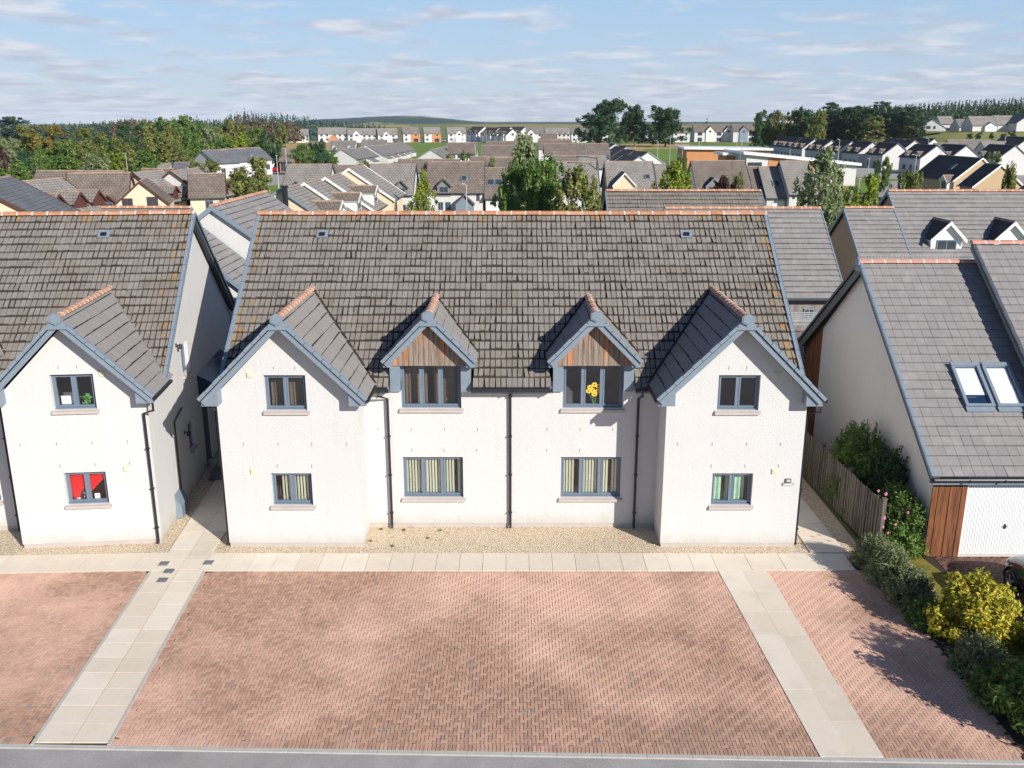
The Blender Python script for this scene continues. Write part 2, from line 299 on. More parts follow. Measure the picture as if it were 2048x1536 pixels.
def np_mesh(name, V, quads, mats, parent=None, mi=None, tris=False):
    """fast mesh from numpy arrays; quads (n,4)"""
    me = bpy.data.meshes.new(name); nv, nf = len(V), len(quads); k = quads.shape[1]
    me.vertices.add(nv); me.vertices.foreach_set('co', V.astype(np.float32).ravel())
    me.loops.add(nf * k); me.loops.foreach_set('vertex_index', quads.astype(np.int32).ravel())
    me.polygons.add(nf); me.polygons.foreach_set('loop_start', np.arange(0, nf * k, k, dtype=np.int32))
    try: me.polygons.foreach_set('loop_total', np.full(nf, k, dtype=np.int32))
    except Exception: pass
    for m in mats: me.materials.append(M[m] if isinstance(m, str) else m)
    me.polygons.foreach_set('use_smooth', [False] * nf)
    if mi is not None: me.polygons.foreach_set('material_index', mi.astype(np.int32))
    me.update(calc_edges=True); me.validate()
    if parent is False: return me
    o = bpy.data.objects.new(name, me); col.objects.link(o)
    if parent: o.parent = parent
    return o
def frame_mtx(o, u, n):
    """local (u along wall, d outwards, z up) -> parent space"""
    u = Vector(u).normalized(); n = Vector(n).normalized()
    return Matrix(((u.x, n.x, 0, o[0]), (u.y, n.y, 0, o[1]), (u.z, n.z, 1, o[2]), (0, 0, 0, 1)))
def wall_poly(mb, fm, outer, holes=(), rev=0.20, m=0):
    loops = [[Vector((x, z, 0)) for x, z in outer]] + [[Vector(p + (0,)) for p in ((a, c), (b, c), (b, d), (a, d))] for a, b, c, d in holes]
    flat = [p for l in loops for p in l]
    tris = tessellate_polygon(loops)
    ids = [mb.add(fm @ Vector((p.x, 0, p.y))) for p in flat]
    n = (fm.to_3x3() @ Vector((0, 1, 0)))
    for t in tris:
        a, b, c = (Vector(mb.v[ids[k]]) for k in t)
        t = list(t)
        if (b - a).cross(c - a).dot(n) < 0: t.reverse()
        mb.f.append([ids[k] for k in t]); mb.m.append(m)
    for a, b, c, d in holes:
        q = [(a, c), (b, c), (b, d), (a, d)]
        for i in range(4):
            p, r = q[i], q[(i + 1) % 4]
            mb.face([fm @ Vector((p[0], 0, p[1])), fm @ Vector((r[0], 0, r[1])), fm @ Vector((r[0], -rev, r[1])), fm @ Vector((p[0], -rev, p[1]))], m)
def tile_slope(mb, P0, U, V, ul, vl, gauge=0.345, tw=0.165, gap=(0.004, 0.028), keep=None, lich=None, m=(0, 1, 2), thick=0.045, moss=0.03, jit=0.004):
    P0, U, V = Vector(P0), Vector(U).normalized(), Vector(V).normalized(); Nn = U.cross(V).normalized()
    if Nn.z < 0: Nn = -Nn
    rows = int(math.ceil(vl / gauge - 0.05)); cols = int(round(ul / tw)); tw = ul / cols
    for r in range(rows):
        v0 = r * gauge; v1 = min(v0 + gauge + 0.0, vl); off = 0
        wave = rnd.uniform(0, 6)
        for c in range(cols):
            u0 = c * tw; u1 = u0 + tw; cen = P0 + U * (u0 + tw / 2) + V * (v0 + gauge / 2)
            if keep and not keep(cen): continue
            g0 = rnd.uniform(*gap) if rnd.random() < 0.8 else gap[1] * rnd.uniform(0.8, 1.7)
            dv = moss * rnd.uniform(0.55, 1.15) * (1 + 0.35 * math.sin(wave + c * 0.35)) if r else 0
            a = P0 + U * (u0 + g0 * rnd.random()) + V * (v0 + dv); ub = tw - g0
            h1 = thick + rnd.uniform(-jit, jit); h0 = 0.012
            A = a + Nn * h1; B = A + U * ub; C = P0 + U * (u0 + g0 / 2 + ub) + V * v1 + Nn * h0; D = P0 + U * (u0 + g0 / 2) + V * v1 + Nn * h0
            mm = m[0]
            if lich and lich(cen): mm = m[2]
            iA, iB, iC, iD = mb.add(A), mb.add(B), mb.add(C), mb.add(D)
            iE, iF = mb.add(a), mb.add(a + U * ub)
            iG, iH = mb.add(C - Nn * h0), mb.add(D - Nn * h0)
            for q in ((iA, iB, iC, iD), (iE, iF, iB, iA), (iF, iG, iC, iB), (iH, iE, iA, iD)): mb.f.append(list(q)); mb.m.append(mm)
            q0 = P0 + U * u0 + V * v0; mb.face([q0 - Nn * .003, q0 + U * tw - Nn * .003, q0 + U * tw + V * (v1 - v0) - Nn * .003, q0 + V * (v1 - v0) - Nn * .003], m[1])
def ridge_tiles(mb, A, B, r=0.13, seg=0.45, m=(0, 1)):
    A, B = Vector(A), Vector(B); t = (B - A); Ln = t.length; t.normalize(); s_ = t.cross(Vector((0, 0, 1))).normalized(); up = s_.cross(t)
    n = max(1, int(round(Ln / seg))); seg = Ln / n
    def half(a, b, rr, mi):
        ra, rb = [], []
        for k in range(7):
            an = math.pi * k / 6; o = s_ * math.cos(an) * rr + up * math.sin(an) * rr * 0.8
            ra.append(mb.add(a + o)); rb.append(mb.add(b + o))
        for k in range(6): mb.f.append([ra[k], rb[k], rb[k + 1], ra[k + 1]]); mb.m.append(mi)
        mb.f.append(ra); mb.m.append(mi); mb.f.append(rb[::-1]); mb.m.append(mi)
    for i in range(n):
        a = A + t * (i * seg); b = a + t * (seg - 0.045); dz = up * rnd.uniform(-0.006, 0.006)
        half(a + dz, b + dz, r, m[0]); half(b, a + t * seg, r * 1.03, m[1])
# ---------------------------------------------------------------- windows of the near houses
def window(parent, fm, u0, u1, z0, z1, panes=2, blind=None, sill=True, fmat='frame', rev=0.20, tall=0, label=None):
    """recessed framed window; fm maps (along, out, up) to the house"""
    mb = MB(fm); d0, d1 = -rev, -rev + 0.07; f = 0.055
    mb.box(u0, u1, d0, d1, z0, z0 + f); mb.box(u0, u1, d0, d1, z1 - f, z1)
    mb.box(u0, u0 + f, d0, d1, z0 + f, z1 - f); mb.box(u1 - f, u1, d0, d1, z0 + f, z1 - f)
    mb.box(u0 + .01, u1 - .01, d1, d1 + .05, z0 + .003, z0 + .03)
    W = (u1 - u0 - 2 * f); pw = W / panes
    for k in range(panes):
        a = u0 + f + k * pw; b = a + pw
        if k: mb.box(a - .03, a + .03, d0 + .002, d1 + .002, z0 + f, z1 - f)
        s = .04; q0, q1 = a + (.03 if k else .004), b - (.03 if k < panes - 1 else .004)
        y0, y1 = z0 + f + .004, z1 - f - .004
        mb.box(q0, q1, d0 + .01, d1 + .014, y0, y0 + s); mb.box(q0, q1, d0 + .01, d1 + .014, y1 - s, y1)
        mb.box(q0, q0 + s, d0 + .01, d1 + .014, y0 + s, y1 - s); mb.box(q1 - s, q1, d0 + .01, d1 + .014, y0 + s, y1 - s)
    w_ = mb.build('window', fmat, parent)
    if label: w_['label'] = label
    g = MB(fm); g.face([(u0 + f, d0 + .035, z0 + f), (u1 - f, d0 + .035, z0 + f), (u1 - f, d0 + .035, z1 - f), (u0 + f, d0 + .035, z1 - f)]); g.build('pane', 'glass', w_)
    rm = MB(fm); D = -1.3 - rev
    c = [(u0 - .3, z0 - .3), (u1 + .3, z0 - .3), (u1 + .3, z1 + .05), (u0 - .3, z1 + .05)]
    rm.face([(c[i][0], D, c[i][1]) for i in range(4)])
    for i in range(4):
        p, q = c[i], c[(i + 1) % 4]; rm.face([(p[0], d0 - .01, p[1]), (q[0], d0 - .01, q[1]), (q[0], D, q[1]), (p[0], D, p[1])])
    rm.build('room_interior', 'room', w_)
    if sill:
        s = MB(fm); s.prism([(u0 - .06, -rev + .03, z0 + .0), (u0 - .06, .075, z0 - .035), (u0 - .06, .075, z0 - .12), (u0 - .06, -.0 + .002, z0 - .12), (u0 - .06, .002, z0 - .003), (u0 - .06, -rev + .03, z0 - .003)], (u1 - u0 + .12, 0, 0)); s.build('sill', 'sill', w_)
    if blind == 'vertical' or blind == 'sparse':
        b = MB(fm); x = u0 + .08
        while x < u1 - .1:
            a = rnd.uniform(0.02, .05) if blind == 'vertical' else .03
            if rnd.random() < .93: b.par((x, d0 - .06, z0 + .08), (.062, a * .6, 0), (.002, .004, 0), (0, 0, z1 - z0 - .12))
            x += .088
        b.build('vertical_blind', 'blind', w_)
    elif blind == 'green':
        b = MB(fm)
        for (a, c2) in ((.06, .22), (.36, .50), (.62, .88)):
            x = u0 + .06 + a * W; xe = u0 + .06 + c2 * W; k = 0
            while x < xe: b.par((x, d0 - .10 - .03 * (k % 2), z0 + .06), (.07, .03 if k % 2 else -.03, 0), (0, .004, 0), (0, 0, z1 - z0 - .1)); x += .07; k += 1
        b.build('curtain', 'blind_green', w_)
    elif blind == 'brown':
        b = MB(fm)
        for (a, c2, dz) in ((.02, .40, .16), (.52, .90, .02)):
            k = 0; x = u0 + .06 + a * W; xe = u0 + .06 + c2 * W
            while x < xe: b.par((x, d0 - .25 - .03 * (k % 2), z0 + .03), (.06, .03 if k % 2 else -.03, 0), (0, .004, 0), (0, 0, z1 - z0 - .1 - dz)); x += .06; k += 1
        b.build('curtain', 'blind_brown', w_)
    return w_
def leafy(n, spread, seed, size, mat, name, parent, c, up=0.5):
    r = np.random.RandomState(seed); P = r.normal(0, 1, (n, 3)) * spread + np.array(c); A = r.normal(0, 1, (n, 3)); A[:, 2] = np.abs(A[:, 2]) * up
    A /= np.linalg.norm(A, axis=1)[:, None]; B = np.cross(A, r.normal(0, 1, (n, 3))); B /= np.linalg.norm(B, axis=1)[:, None]
    s = size * r.uniform(.6, 1.3, (n, 1)); V = np.stack([P - A * s, P - B * s * .45, P + A * s, P + B * s * .45], 1).reshape(-1, 3)
    return np_mesh(name, V, np.arange(4 * n).reshape(-1, 4), [mat], parent)
def barge(parent, A, B, out, name='verge_trim', depth=0.14, over=0.47, capw=0.10, seg=0.345, mats=('trim', 'trim')):
    """trim along one sloping roof edge; A lower end, B upper end (on the tile surface), out = outward unit vector"""
    A, B, out = Vector(A), Vector(B), Vector(out); t = (B - A).normalized(); Ln = (B - A).length; up = Vector((0, 0, 1)); nrm = out.cross(t)
    if nrm.z < 0: nrm = -nrm
    mb = MB(); n = int(round(Ln / seg)); sg = Ln / n
    for i in range(n):      # stepped dry-verge caps
        a = A + t * (i * sg); h = 0.06
        mb.par(a - out * (capw - .03) + nrm * .004, t * (sg - .014), out * (capw), nrm * (h - .012 * (i % 2)))
        mb.par(a + out * (capw - .06) - nrm * .035, t * (sg - .014), out * .015, nrm * (.10 - .010 * (i % 2)))
    o = mb.build(name, mats[0], parent)
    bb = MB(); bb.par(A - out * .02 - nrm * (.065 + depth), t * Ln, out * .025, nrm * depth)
    sg_ = MB(); sg_.par(A - out * .02 - nrm * .064, t * Ln, out * .012, nrm * .06); sg_.build('painted_shadow_strip', 'black', parent)  # black strip painting in the shadow line between verge caps and bargeboard
    bb.par(A - out * over - nrm * .10, t * Ln, out * (over - .035), nrm * .03)
    bb.build('bargeboard', mats[1], parent); return o
def finial(parent, P, out):
    P, out = Vector(P), Vector(out); s_ = out.cross(Vector((0, 0, 1))); pts = [P + Vector((0, 0, -.03)) + s_ * (.19 * math.cos(a)) + Vector((0, 0, .17 * math.sin(a))) for a in [math.pi / 6 + k * math.pi / 3 for k in range(6)]]
    mb = MB(); mb.prism(pts, out * .05); mb.prism([P + out * .05 + (p - P) * .8 for p in pts], out * .012); mb.prism([P + s_ * .3 - Vector((0, 0, .33)), P - s_ * .3 - Vector((0, 0, .33)), P - s_ * .05 - Vector((0, 0, .05)), P + s_ * .05 - Vector((0, 0, .05))], -out * .02); mb.build('ridge_end_cap', 'trim', parent)
def gutter(parent, pts, r=.058):
    mb = MB(); mb.tube(pts, r, 8); a, b = Vector(pts[0]), Vector(pts[-1]); n = max(1, int((b - a).length / .9))
    for i in range(n + 1):
        p = a.lerp(b, i / n); mb.box(p.x - .02, p.x + .02, p.y - .062, p.y + .062, p.z - .066, p.z + .02)
    return mb.build('gutter', 'black', parent)
def downpipe(parent, x, y, ztop, zb=0.02, off=None, mat='black'):
    mb = MB(); pts = [(x, y, ztop), (x, y, zb + .08), (x, y - .06, zb)]
    if off: pts = [off, (off[0], off[1], ztop + .16), (x, y, ztop)] + pts[1:]
    mb.tube(pts, .038, 8); z = 0.5
    while z < ztop: mb.box(x - .055, x + .055, y - .045, y + .05, z, z + .035); z += 1.25
    return mb.build('downpipe', mat, parent)
FW = 8.39; RS = 0.779; EY, EZ = 1.05, 4.62; RY = 6.8; RZ = EZ + RS * (RY - EY); WH = 2.33; WRZ = 7.0; WS = 0.99; WCX = 6.395
def zmain(y): return EZ + RS * (y - EY) if y <= RY else RZ - RS * (y - RY)
def flats(label, loc, rz, left=False):
    t = thing('block_of_flats', label, 'house', loc, rz)
    F0 = frame_mtx((0, 0, 0), (1, 0, 0), (0, -1, 0)); F1 = frame_mtx((0, 1.4, 0), (1, 0, 0), (0, -1, 0))
    wl = MB(); dz0 = 3.87
    hw = [(1.50, 3.34, .98, 2.31), (-3.34, -1.50, .98, 2.31)]
    wall_poly(wl, F1, [(-4.4, .12), (4.4, .12), (4.4, 4.72), (3.32, 4.72), (3.32, dz0), (1.52, dz0), (1.52, 4.72), (-1.52, 4.72), (-1.52, dz0), (-3.32, dz0), (-3.32, 4.72), (-4.4, 4.72)], hw)
    for c in (2.42, -2.42):
        for s in (-.9, .9): wl.face([(c + s, 1.4, dz0), (c + s, 1.53, dz0), (c + s, 1.53, 4.72), (c + s, 1.4, 4.72)])
        wl.face([(c - .9, 1.4, dz0), (c + .9, 1.4, dz0), (c + .9, 1.53, dz0), (c - .9, 1.53, dz0)])
    hwing = [(5.83, 7.01, 4.25, 5.29), (5.83, 7.01, 1.33, 2.33)]
    for s in (1, -1):
        hs = [(a, b, c, d) if s > 0 else (-b, -a, c, d) for a, b, c, d in hwing]
        wall_poly(wl, F0, [(s * 4.4, .12), (s * FW, .12), (s * FW, 4.72), (s * WCX, 6.72), (s * 4.4, 4.72)], hs)
        fi = frame_mtx((s * 4.4, 0, 0), (0, 1, 0), (-s, 0, 0)); wall_poly(wl, fi, [(0, .12), (1.4, .12), (1.4, 4.72), (0, 4.72)])
        fo = frame_mtx((s * FW, 0, 0), (0, 1, 0), (s, 0, 0)); gp = [(0, .12), (12.2, .12), (12.2, zmain(12.2) - .15), (RY, RZ - .14), (1.4, zmain(1.4) - .15), (0, 4.62)]
        wall_poly(wl, fo, gp, [(4.22, 5.15, 4.05, 5.05), (4.15, 5.0, 1.37, 2.35)] if (left and s > 0) else [])
    wall_poly(wl, frame_mtx((0, 12.2, 0), (1, 0, 0), (0, 1, 0)), [(-FW, .12), (FW, .12), (FW, 4.7), (-FW, 4.7)])
    wl.build('wall', 'render', t)
    # plinth: pale base course a little behind the render
    pl = MB(); pl.box(-4.43, 4.43, 1.42, 1.6, -.05, .12)
    for s in (1, -1): pl.box(min(s * 4.42, s * (FW - .02)), max(s * 4.42, s * (FW - .02)), .02, 12.18, -.05, .119)
    pl.build('plinth', 'sill', t)
    # movement-joint weeps
    for (x, z) in [(-4.05, 3.2), (-3.05, 3.2), (-2.04, 3.2), (-1.04, 3.2), (1.06, 3.2), (2.06, 3.2), (3.05, 3.2), (-2.07, 2.53), (-1.07, 2.53), (1.06, 2.53), (2.06, 2.53), (-3.05, 2.53)]:
        m_ = MB(); m_.box(x - .008, x + .008, 1.392, 1.41, z - .05, z + .05); m_.build('weep_vent', 'trim', t)
    for (x, z) in [(-7.73, 3.23), (-6.73, 3.23), (-5.76, 3.23), (-4.76, 3.23), (4.76, 3.23), (5.76, 3.23), (6.75, 3.23), (7.73, 3.23), (5.77, 2.56), (6.75, 2.56), (7.72, 2.56), (-5.8, 2.56), (-6.8, 2.56), (-6.1, 5.5), (-6.7, 5.5), (6.1, 5.5), (6.6, 5.5)]:
        m_ = MB(); m_.box(x - .008, x + .008, -.008, .01, z - .05, z + .05); m_.build('weep_vent', 'trim', t)
    # windows
    if not left:
        window(t, F0, -7.01, -5.83, 4.25, 5.29, 2, 'brown'); window(t, F0, -7.01, -5.83, 1.33, 2.33, 2, 'vertical')
        w1 = window(t, F0, 5.83, 7.01, 4.25, 5.29, 2, None); window(t, F0, 5.83, 7.01, 1.33, 2.33, 2, 'green')
        window(t, F1, -3.34, -1.50, .98, 2.31, 3, 'vertical'); window(t, F1, 1.50, 3.34, .98, 2.31, 3, 'vertical')
    else:
        window(t, F0, -7.01, -5.83, 4.25, 5.29, 2, 'brown'); window(t, F0, -7.01, -5.83, 1.33, 2.33, 2, 'vertical')
        w1 = window(t, F0, 5.83, 7.01, 4.25, 5.29, 2, None)
        fr = MB(); fr.box(5.95, 6.32, .30, .32, 4.33, 4.58); fr.build('letter_rack', 'white', w1)
        leafy(70, .07, 3, .07, 'green', 'potted_plant', w1, (6.68, .30, 4.48))
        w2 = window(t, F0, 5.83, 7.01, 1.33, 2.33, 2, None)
        # a red car's reflection in this pane, modelled as solid shapes behind the glass
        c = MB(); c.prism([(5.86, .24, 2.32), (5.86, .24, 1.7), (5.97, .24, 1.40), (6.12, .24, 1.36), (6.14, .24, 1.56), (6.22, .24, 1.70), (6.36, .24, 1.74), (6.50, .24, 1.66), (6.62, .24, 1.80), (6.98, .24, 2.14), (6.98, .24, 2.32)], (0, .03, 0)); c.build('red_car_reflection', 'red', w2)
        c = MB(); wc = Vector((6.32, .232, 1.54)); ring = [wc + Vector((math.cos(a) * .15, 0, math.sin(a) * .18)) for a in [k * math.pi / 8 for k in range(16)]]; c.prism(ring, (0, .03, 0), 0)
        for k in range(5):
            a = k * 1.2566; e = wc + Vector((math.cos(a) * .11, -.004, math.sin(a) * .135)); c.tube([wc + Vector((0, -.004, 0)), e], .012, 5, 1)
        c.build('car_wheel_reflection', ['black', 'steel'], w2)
        c = MB(); c.box(6.55, 6.70, .205, .22, 1.4, 1.58); c.box(6.05, 6.13, .20, .23, 1.38, 1.46); c.build('ornament', 'white', w2)
        window(t, F1, -3.34, -1.50, .98, 2.31, 3, 'vertical'); window(t, F1, 1.50, 3.34, .98, 2.31, 3, 'vertical')
        fo = frame_mtx((FW, 0, 0), (0, 1, 0), (1, 0, 0))
        window(t, fo, 4.22, 5.15, 4.05, 5.05, 1, None); window(t, fo, 4.15, 5.0, 1.37, 2.35, 1, None)
        for (y, z) in ((3.69, 5.2), (3.62, 2.25)):
            m_ = MB(); m_.box(FW, FW + .02, y - .05, y + .05, z - .06, z + .06); m_.tube([(FW + .02, y, z), (FW + .14, y, z)], .02, 6); m_.tube([(FW + .14, y, z - .12), (FW + .14, y, z + .04)], .07, 8, r2=.045); m_.build('wall_lantern', 'black', t)
        m_ = MB(); m_.tube([(FW + .04, 3.5, 3.14), (FW + .04, 2.48, 3.0), (FW + .04, 2.45, .3), (FW + .1, 2.42, .06)], .028, 6); m_.build('waste_pipe', 'brown_trim', t)
        # entrance with its canopy on the gable
        m_ = MB(); m_.box(FW - .02, FW + .012, 6.25, 9.6, .02, 2.5); dd = m_.build('entrance_screen', 'trim_dark', t)
        m_ = MB(); m_.box(FW + .012, FW + .05, 7.0, 7.9, .1, 2.15); m_.box(FW + .012, FW + .05, 8.2, 8.7, .1, 2.3); m_.build('door', 'white', dd)
        m_ = MB(); m_.prism([(FW, 6.0, 2.85), (FW + 1.05, 6.0, 2.85), (FW + 1.05, 6.0, 3.0), (FW, 6.0, 3.55)], (0, 3.9, 0)); m_.build('entrance_canopy', 'solar', t)
        for y in (6.15, 9.7): m_ = MB(); m_.box(FW + .85, FW + .95, y - .05, y + .05, 0.02, 2.86); m_.build('canopy_post', 'black', t)
    # wing roofs
    wing = lambda x: WRZ - WS * abs(abs(x) - WCX)
    def keep_main(p):
        if abs(abs(p.x) - WCX) < 2.02 and wing(p.x) > p.z + .16 and p.y < 4.3: return False
        for c in (-2.42, 2.42):
            if abs(p.x - c) < 1.22 and p.y < 1.62: return False
            if abs(p.x - c) < 1.15 and (6.8 - 1.02 * abs(p.x - c)) > p.z + .16 and p.y < 3.9: return False
        return True
    rf = MB(); VL = math.hypot(RY - EY, RZ - EZ); V = Vector((0, RY - EY, RZ - EZ))
    rf_keep = keep_main
    tile_slope(rf, (-8.62, EY, EZ), (1, 0, 0), V, 17.24, VL, keep=rf_keep, gap=(.008, .040), moss=.062, lich=lambda p: ((8.62 - abs(p.x)) < .2 + .5 * rnd.random() ** 3 and rnd.random() < .5) or (p.z > 8.85 and rnd.random() < .25))
    main = rf.build('roof', ['tile', 'moss', 'tile_lichen'], t)
    bk = MB(); bk.face([(-8.62, 12.55, zmain(12.55)), (8.62, 12.55, zmain(12.55)), (8.62, RY, RZ), (-8.62, RY, RZ)]); bk.build('back_roof', 'rf_mid', t)
    rg = MB(); ridge_tiles(rg, (-8.66, RY, RZ + .01), (8.66, RY, RZ + .01), .14, .475); rg.build('ridge', ['terracotta', 'mortar'], t)
    for s in (1, -1):
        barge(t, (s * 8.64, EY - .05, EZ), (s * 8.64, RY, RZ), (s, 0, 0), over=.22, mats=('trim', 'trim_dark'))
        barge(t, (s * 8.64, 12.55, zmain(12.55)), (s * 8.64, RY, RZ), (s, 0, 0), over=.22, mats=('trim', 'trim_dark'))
    for s in (1, -1):
        cx = s * WCX; r2 = MB()
        for q in (1, -1):   # slope on side q
            Vv = Vector((-q, 0, WS)); P = (cx + q * WH, -.45, WRZ - WS * WH)
            tile_slope(r2, P, (0, 1, 0), Vv, 4.75, math.hypot(WH, WH * WS), tw=.28, gap=(.001, .006), moss=.035, jit=.002, thick=.035, m=(0, 1, 0),
                       keep=lambda p: p.z > zmain(p.y) - .3)
        o = r2.build('wing_roof', ['tile_clean', 'moss'], t); o['label'] = 'steep gabled tile roof over the projecting wing'
        g2 = MB(); ridge_tiles(g2, (cx, -.42, WRZ + .01), (cx, 4.15, WRZ + .01), .12, .33); g2.build('ridge', ['terracotta', 'mortar'], t)
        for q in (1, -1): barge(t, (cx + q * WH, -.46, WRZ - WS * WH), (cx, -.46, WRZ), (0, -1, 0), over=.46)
        finial(t, (cx, -.52, WRZ + .03), (0, -1, 0))
        for q in (1, -1):   # boxed eave ends
            e = MB(); x0, x1 = cx + q * (WH - .50), cx + q * (WH - .03); z1 = WRZ - WS * WH
            e.prism([(x0, -.40, z1 - .20), (x1, -.40, z1 - .20), (x1, -.40, z1 - .10), (x0, -.40, z1 + .47 * WS - .14)], (0, .42 if q * s < 0 else 1.6, 0)); e.build('eave_box', 'trim', t)
        gy = 1.0 if True else 0
        gutter(t, [(cx - s * (WH + .04), -.42, WRZ - WS * WH - .02), (cx - s * (WH + .04), 1.02, WRZ - WS * WH - .04)])
        gutter(t, [(cx + s * (WH + .04), -.42, WRZ - WS * WH - .02), (cx + s * (WH + .04), 1.35, WRZ - WS * WH - .04)])
        vl = MB()
        ya = EY + (WRZ - WS * WH - EZ) / RS; yb = EY + (WRZ - EZ) / RS
        for q in (1, -1):
            if abs(cx + q * WH) > 8.5: continue
            vl.par((cx + q * WH, ya, WRZ - WS * WH + .035), (-q * WH, yb - ya, WS * WH), (q * .07, .0, .0), (0, 0, .02))
        vl.build('valley_flashing', 'moss', t)
    # fascia + gutters over the recessed wall
    for (a, b) in ((-4.1, -3.66), (-1.18, 1.18), (3.66, 4.1)):
        f = MB(); f.box(a, b, 1.12, 1.39, 4.42, 4.60); f.build('fascia', 'trim', t)
        gutter(t, [(a, 1.0, 4.55), (b, 1.0, 4.55)])
    downpipe(t, -3.72, 1.30, 4.2, off=(-3.95, 1.02, 4.5)); downpipe(t, -.05, 1.32, 4.4); downpipe(t, 3.78, 1.30, 4.2, off=(3.85, 1.02, 4.5))
    if left: downpipe(t, 8.30, -.06, 4.1, off=(8.66, -.35, 4.6))
    else:
        downpipe(t, 8.46, .15, 4.1, off=(8.72, -.2, 4.55))
        m_ = MB(); m_.tube([(-8.66, -.36, 4.56), (-8.44, -.2, 4.36), (-8.43, .06, 4.2), (-8.43, .06, .04)], .036, 6); m_.build('downpipe', 'black', t)
    # wall vents
    for (x, z) in ((-7.39, 5.3), (-7.51, 2.4), (7.40 if not left else 7.27, 5.3), (7.61, 2.4)):
        v = MB(); v.box(x - .075, x + .075, -.03, 0.01, z - .075, z + .075)
        for k in range(3): v.box(x - .06, x + .06, -.045, -.03, z - .055 + k * .042, z - .03 + k * .042)
        v.build('wall_vent', 'beige', t)
    # roof vents
    for x in (-6.34, 5.83):
        y = 6.02; z = zmain(y); v = MB(frame_mtx((0, 0, 0), (1, 0, 0), (0, 1, 0))); n = Vector((0, -RS, 1)).normalized(); tt = Vector((0, 1, RS)).normalized()
        o_ = Vector((x, y, z)) - tt * .17; v.par(o_ - Vector((.19, 0, 0)) + n * .04, (.38, 0, 0), tt * .34, n * .03, 0); v.par(o_ - Vector((.09, 0, 0)) + n * .07 + tt * .06, (.18, 0, 0), tt * .14, n * .045, 1)
        v.build('roof_vent', ['trim', 'black'], t)
    # dormers
    for c in (-2.42, 2.42):
        d = MB()
        for s in (1, -1):
            pass
        dr = MB()
        for q in (1, -1): tile_slope(dr, (c + q * 1.36, .95, 6.8 - 1.02 * 1.36), (0, 1, 0), (-q, 0, 1.02), 3.0, math.hypot(1.36, 1.36 * 1.02), tw=.28, gap=(.001, .006), moss=.03, jit=.002, thick=.035, m=(0, 1, 0), keep=lambda p: p.z > zmain(p.y) - .3)
        dm = dr.build('dormer', ['tile_clean', 'moss'], t)
        for s in (1, -1):
            d = MB(); d.prism([(c + s * .90, 1.30, 4.42), (c + s * 1.2, 1.30, 4.42), (c + s * 1.2, 1.30, 5.30), (c + s * .90, 1.30, 5.30)], (0, .3, 0)); d.prism([(c + s * 1.2, 1.6, 4.5), (c + s * 1.2, 1.6, 5.5), (c + s * 1.2, 2.6, 5.5)], (-s * .3, 0, 0)); d.build('cheek', 'trim', dm)
        window(t, F1, c - .90, c + .90, dz0, 5.25, 3, 'brown' if (c < 0 and not left) else None)
        pk = MB(); x = c - 1.24; yy = 1.26
        while x < c + 1.22:
            wd = min(.152, c + 1.24 - x); dj = rnd.uniform(0, .02)
            za = 5.23; zl = min(6.52, 6.80 - 1.02 * abs(x - c) - .17); zr_ = min(6.52, 6.80 - 1.02 * abs(x + wd - c) - .17)
            zl, zr_ = max(zl, za + .02), max(zr_, za + .02)
            a, b = x + .006, x + wd - .006; y0 = yy - dj
            lo = .0 if abs(x - c) < .7 else .15; hi = .5
            wl_, wr_ = (zl - za) , (zr_ - za)
            pk.face([(a, y0, za), (b, y0, za), (b, y0, zr_), (a, y0, zl)], 0, wear=[lo, lo, hi, hi])
            pk.face([(b, y0, za), (b, y0 + .04, za), (b, y0 + .04, zr_), (b, y0, zr_)], 0); pk.face([(a, y0 + .04, za), (a, y0, za), (a, y0, zl), (a, y0 + .04, zl)], 0)
            pk.face([(a, y0 + .04, za), (b, y0 + .04, za), (b, y0, za), (a, y0, za)], 0)
            x += wd
        pk.prism([(c - 1.25, yy + .03, 5.24), (c + 1.25, yy + .03, 5.24), (c, yy + .03, 6.55)], (0, .2, 0), 1)
        pk.build('timber_gable', ['larch', 'moss'], dm)
        g2 = MB(); ridge_tiles(g2, (c, .98, 6.81), (c, 3.9, 6.81), .12, .33); g2.build('ridge', ['terracotta', 'mortar'], dm)
        for q in (1, -1):
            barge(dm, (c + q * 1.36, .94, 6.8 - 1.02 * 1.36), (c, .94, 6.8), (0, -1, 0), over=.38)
            e = MB(); z1 = 6.8 - 1.02 * 1.36; x0, x1 = c + q * 1.08, c + q * 1.345; e.prism([(x0, 1.0, z1 - .17), (x1, 1.0, z1 - .17), (x1, 1.0, z1 - .09), (x0, 1.0, z1 + .14)], (0, .5, 0)); e.build('eave_box', 'trim', dm)
        finial(dm, (c, .88, 6.83), (0, -1, 0))
        va = MB(); ya = EY + (6.8 - 1.02 * 1.36 - EZ) / RS; yb = EY + (6.8 - EZ) / RS
        for q in (1, -1): va.par((c + q * 1.36, ya, 6.8 - 1.02 * 1.36 + .035), (-q * 1.36, yb - ya, 1.02 * 1.36), (q * .06, 0, 0), (0, 0, .02))
        va.build('valley_flashing', 'moss', dm)
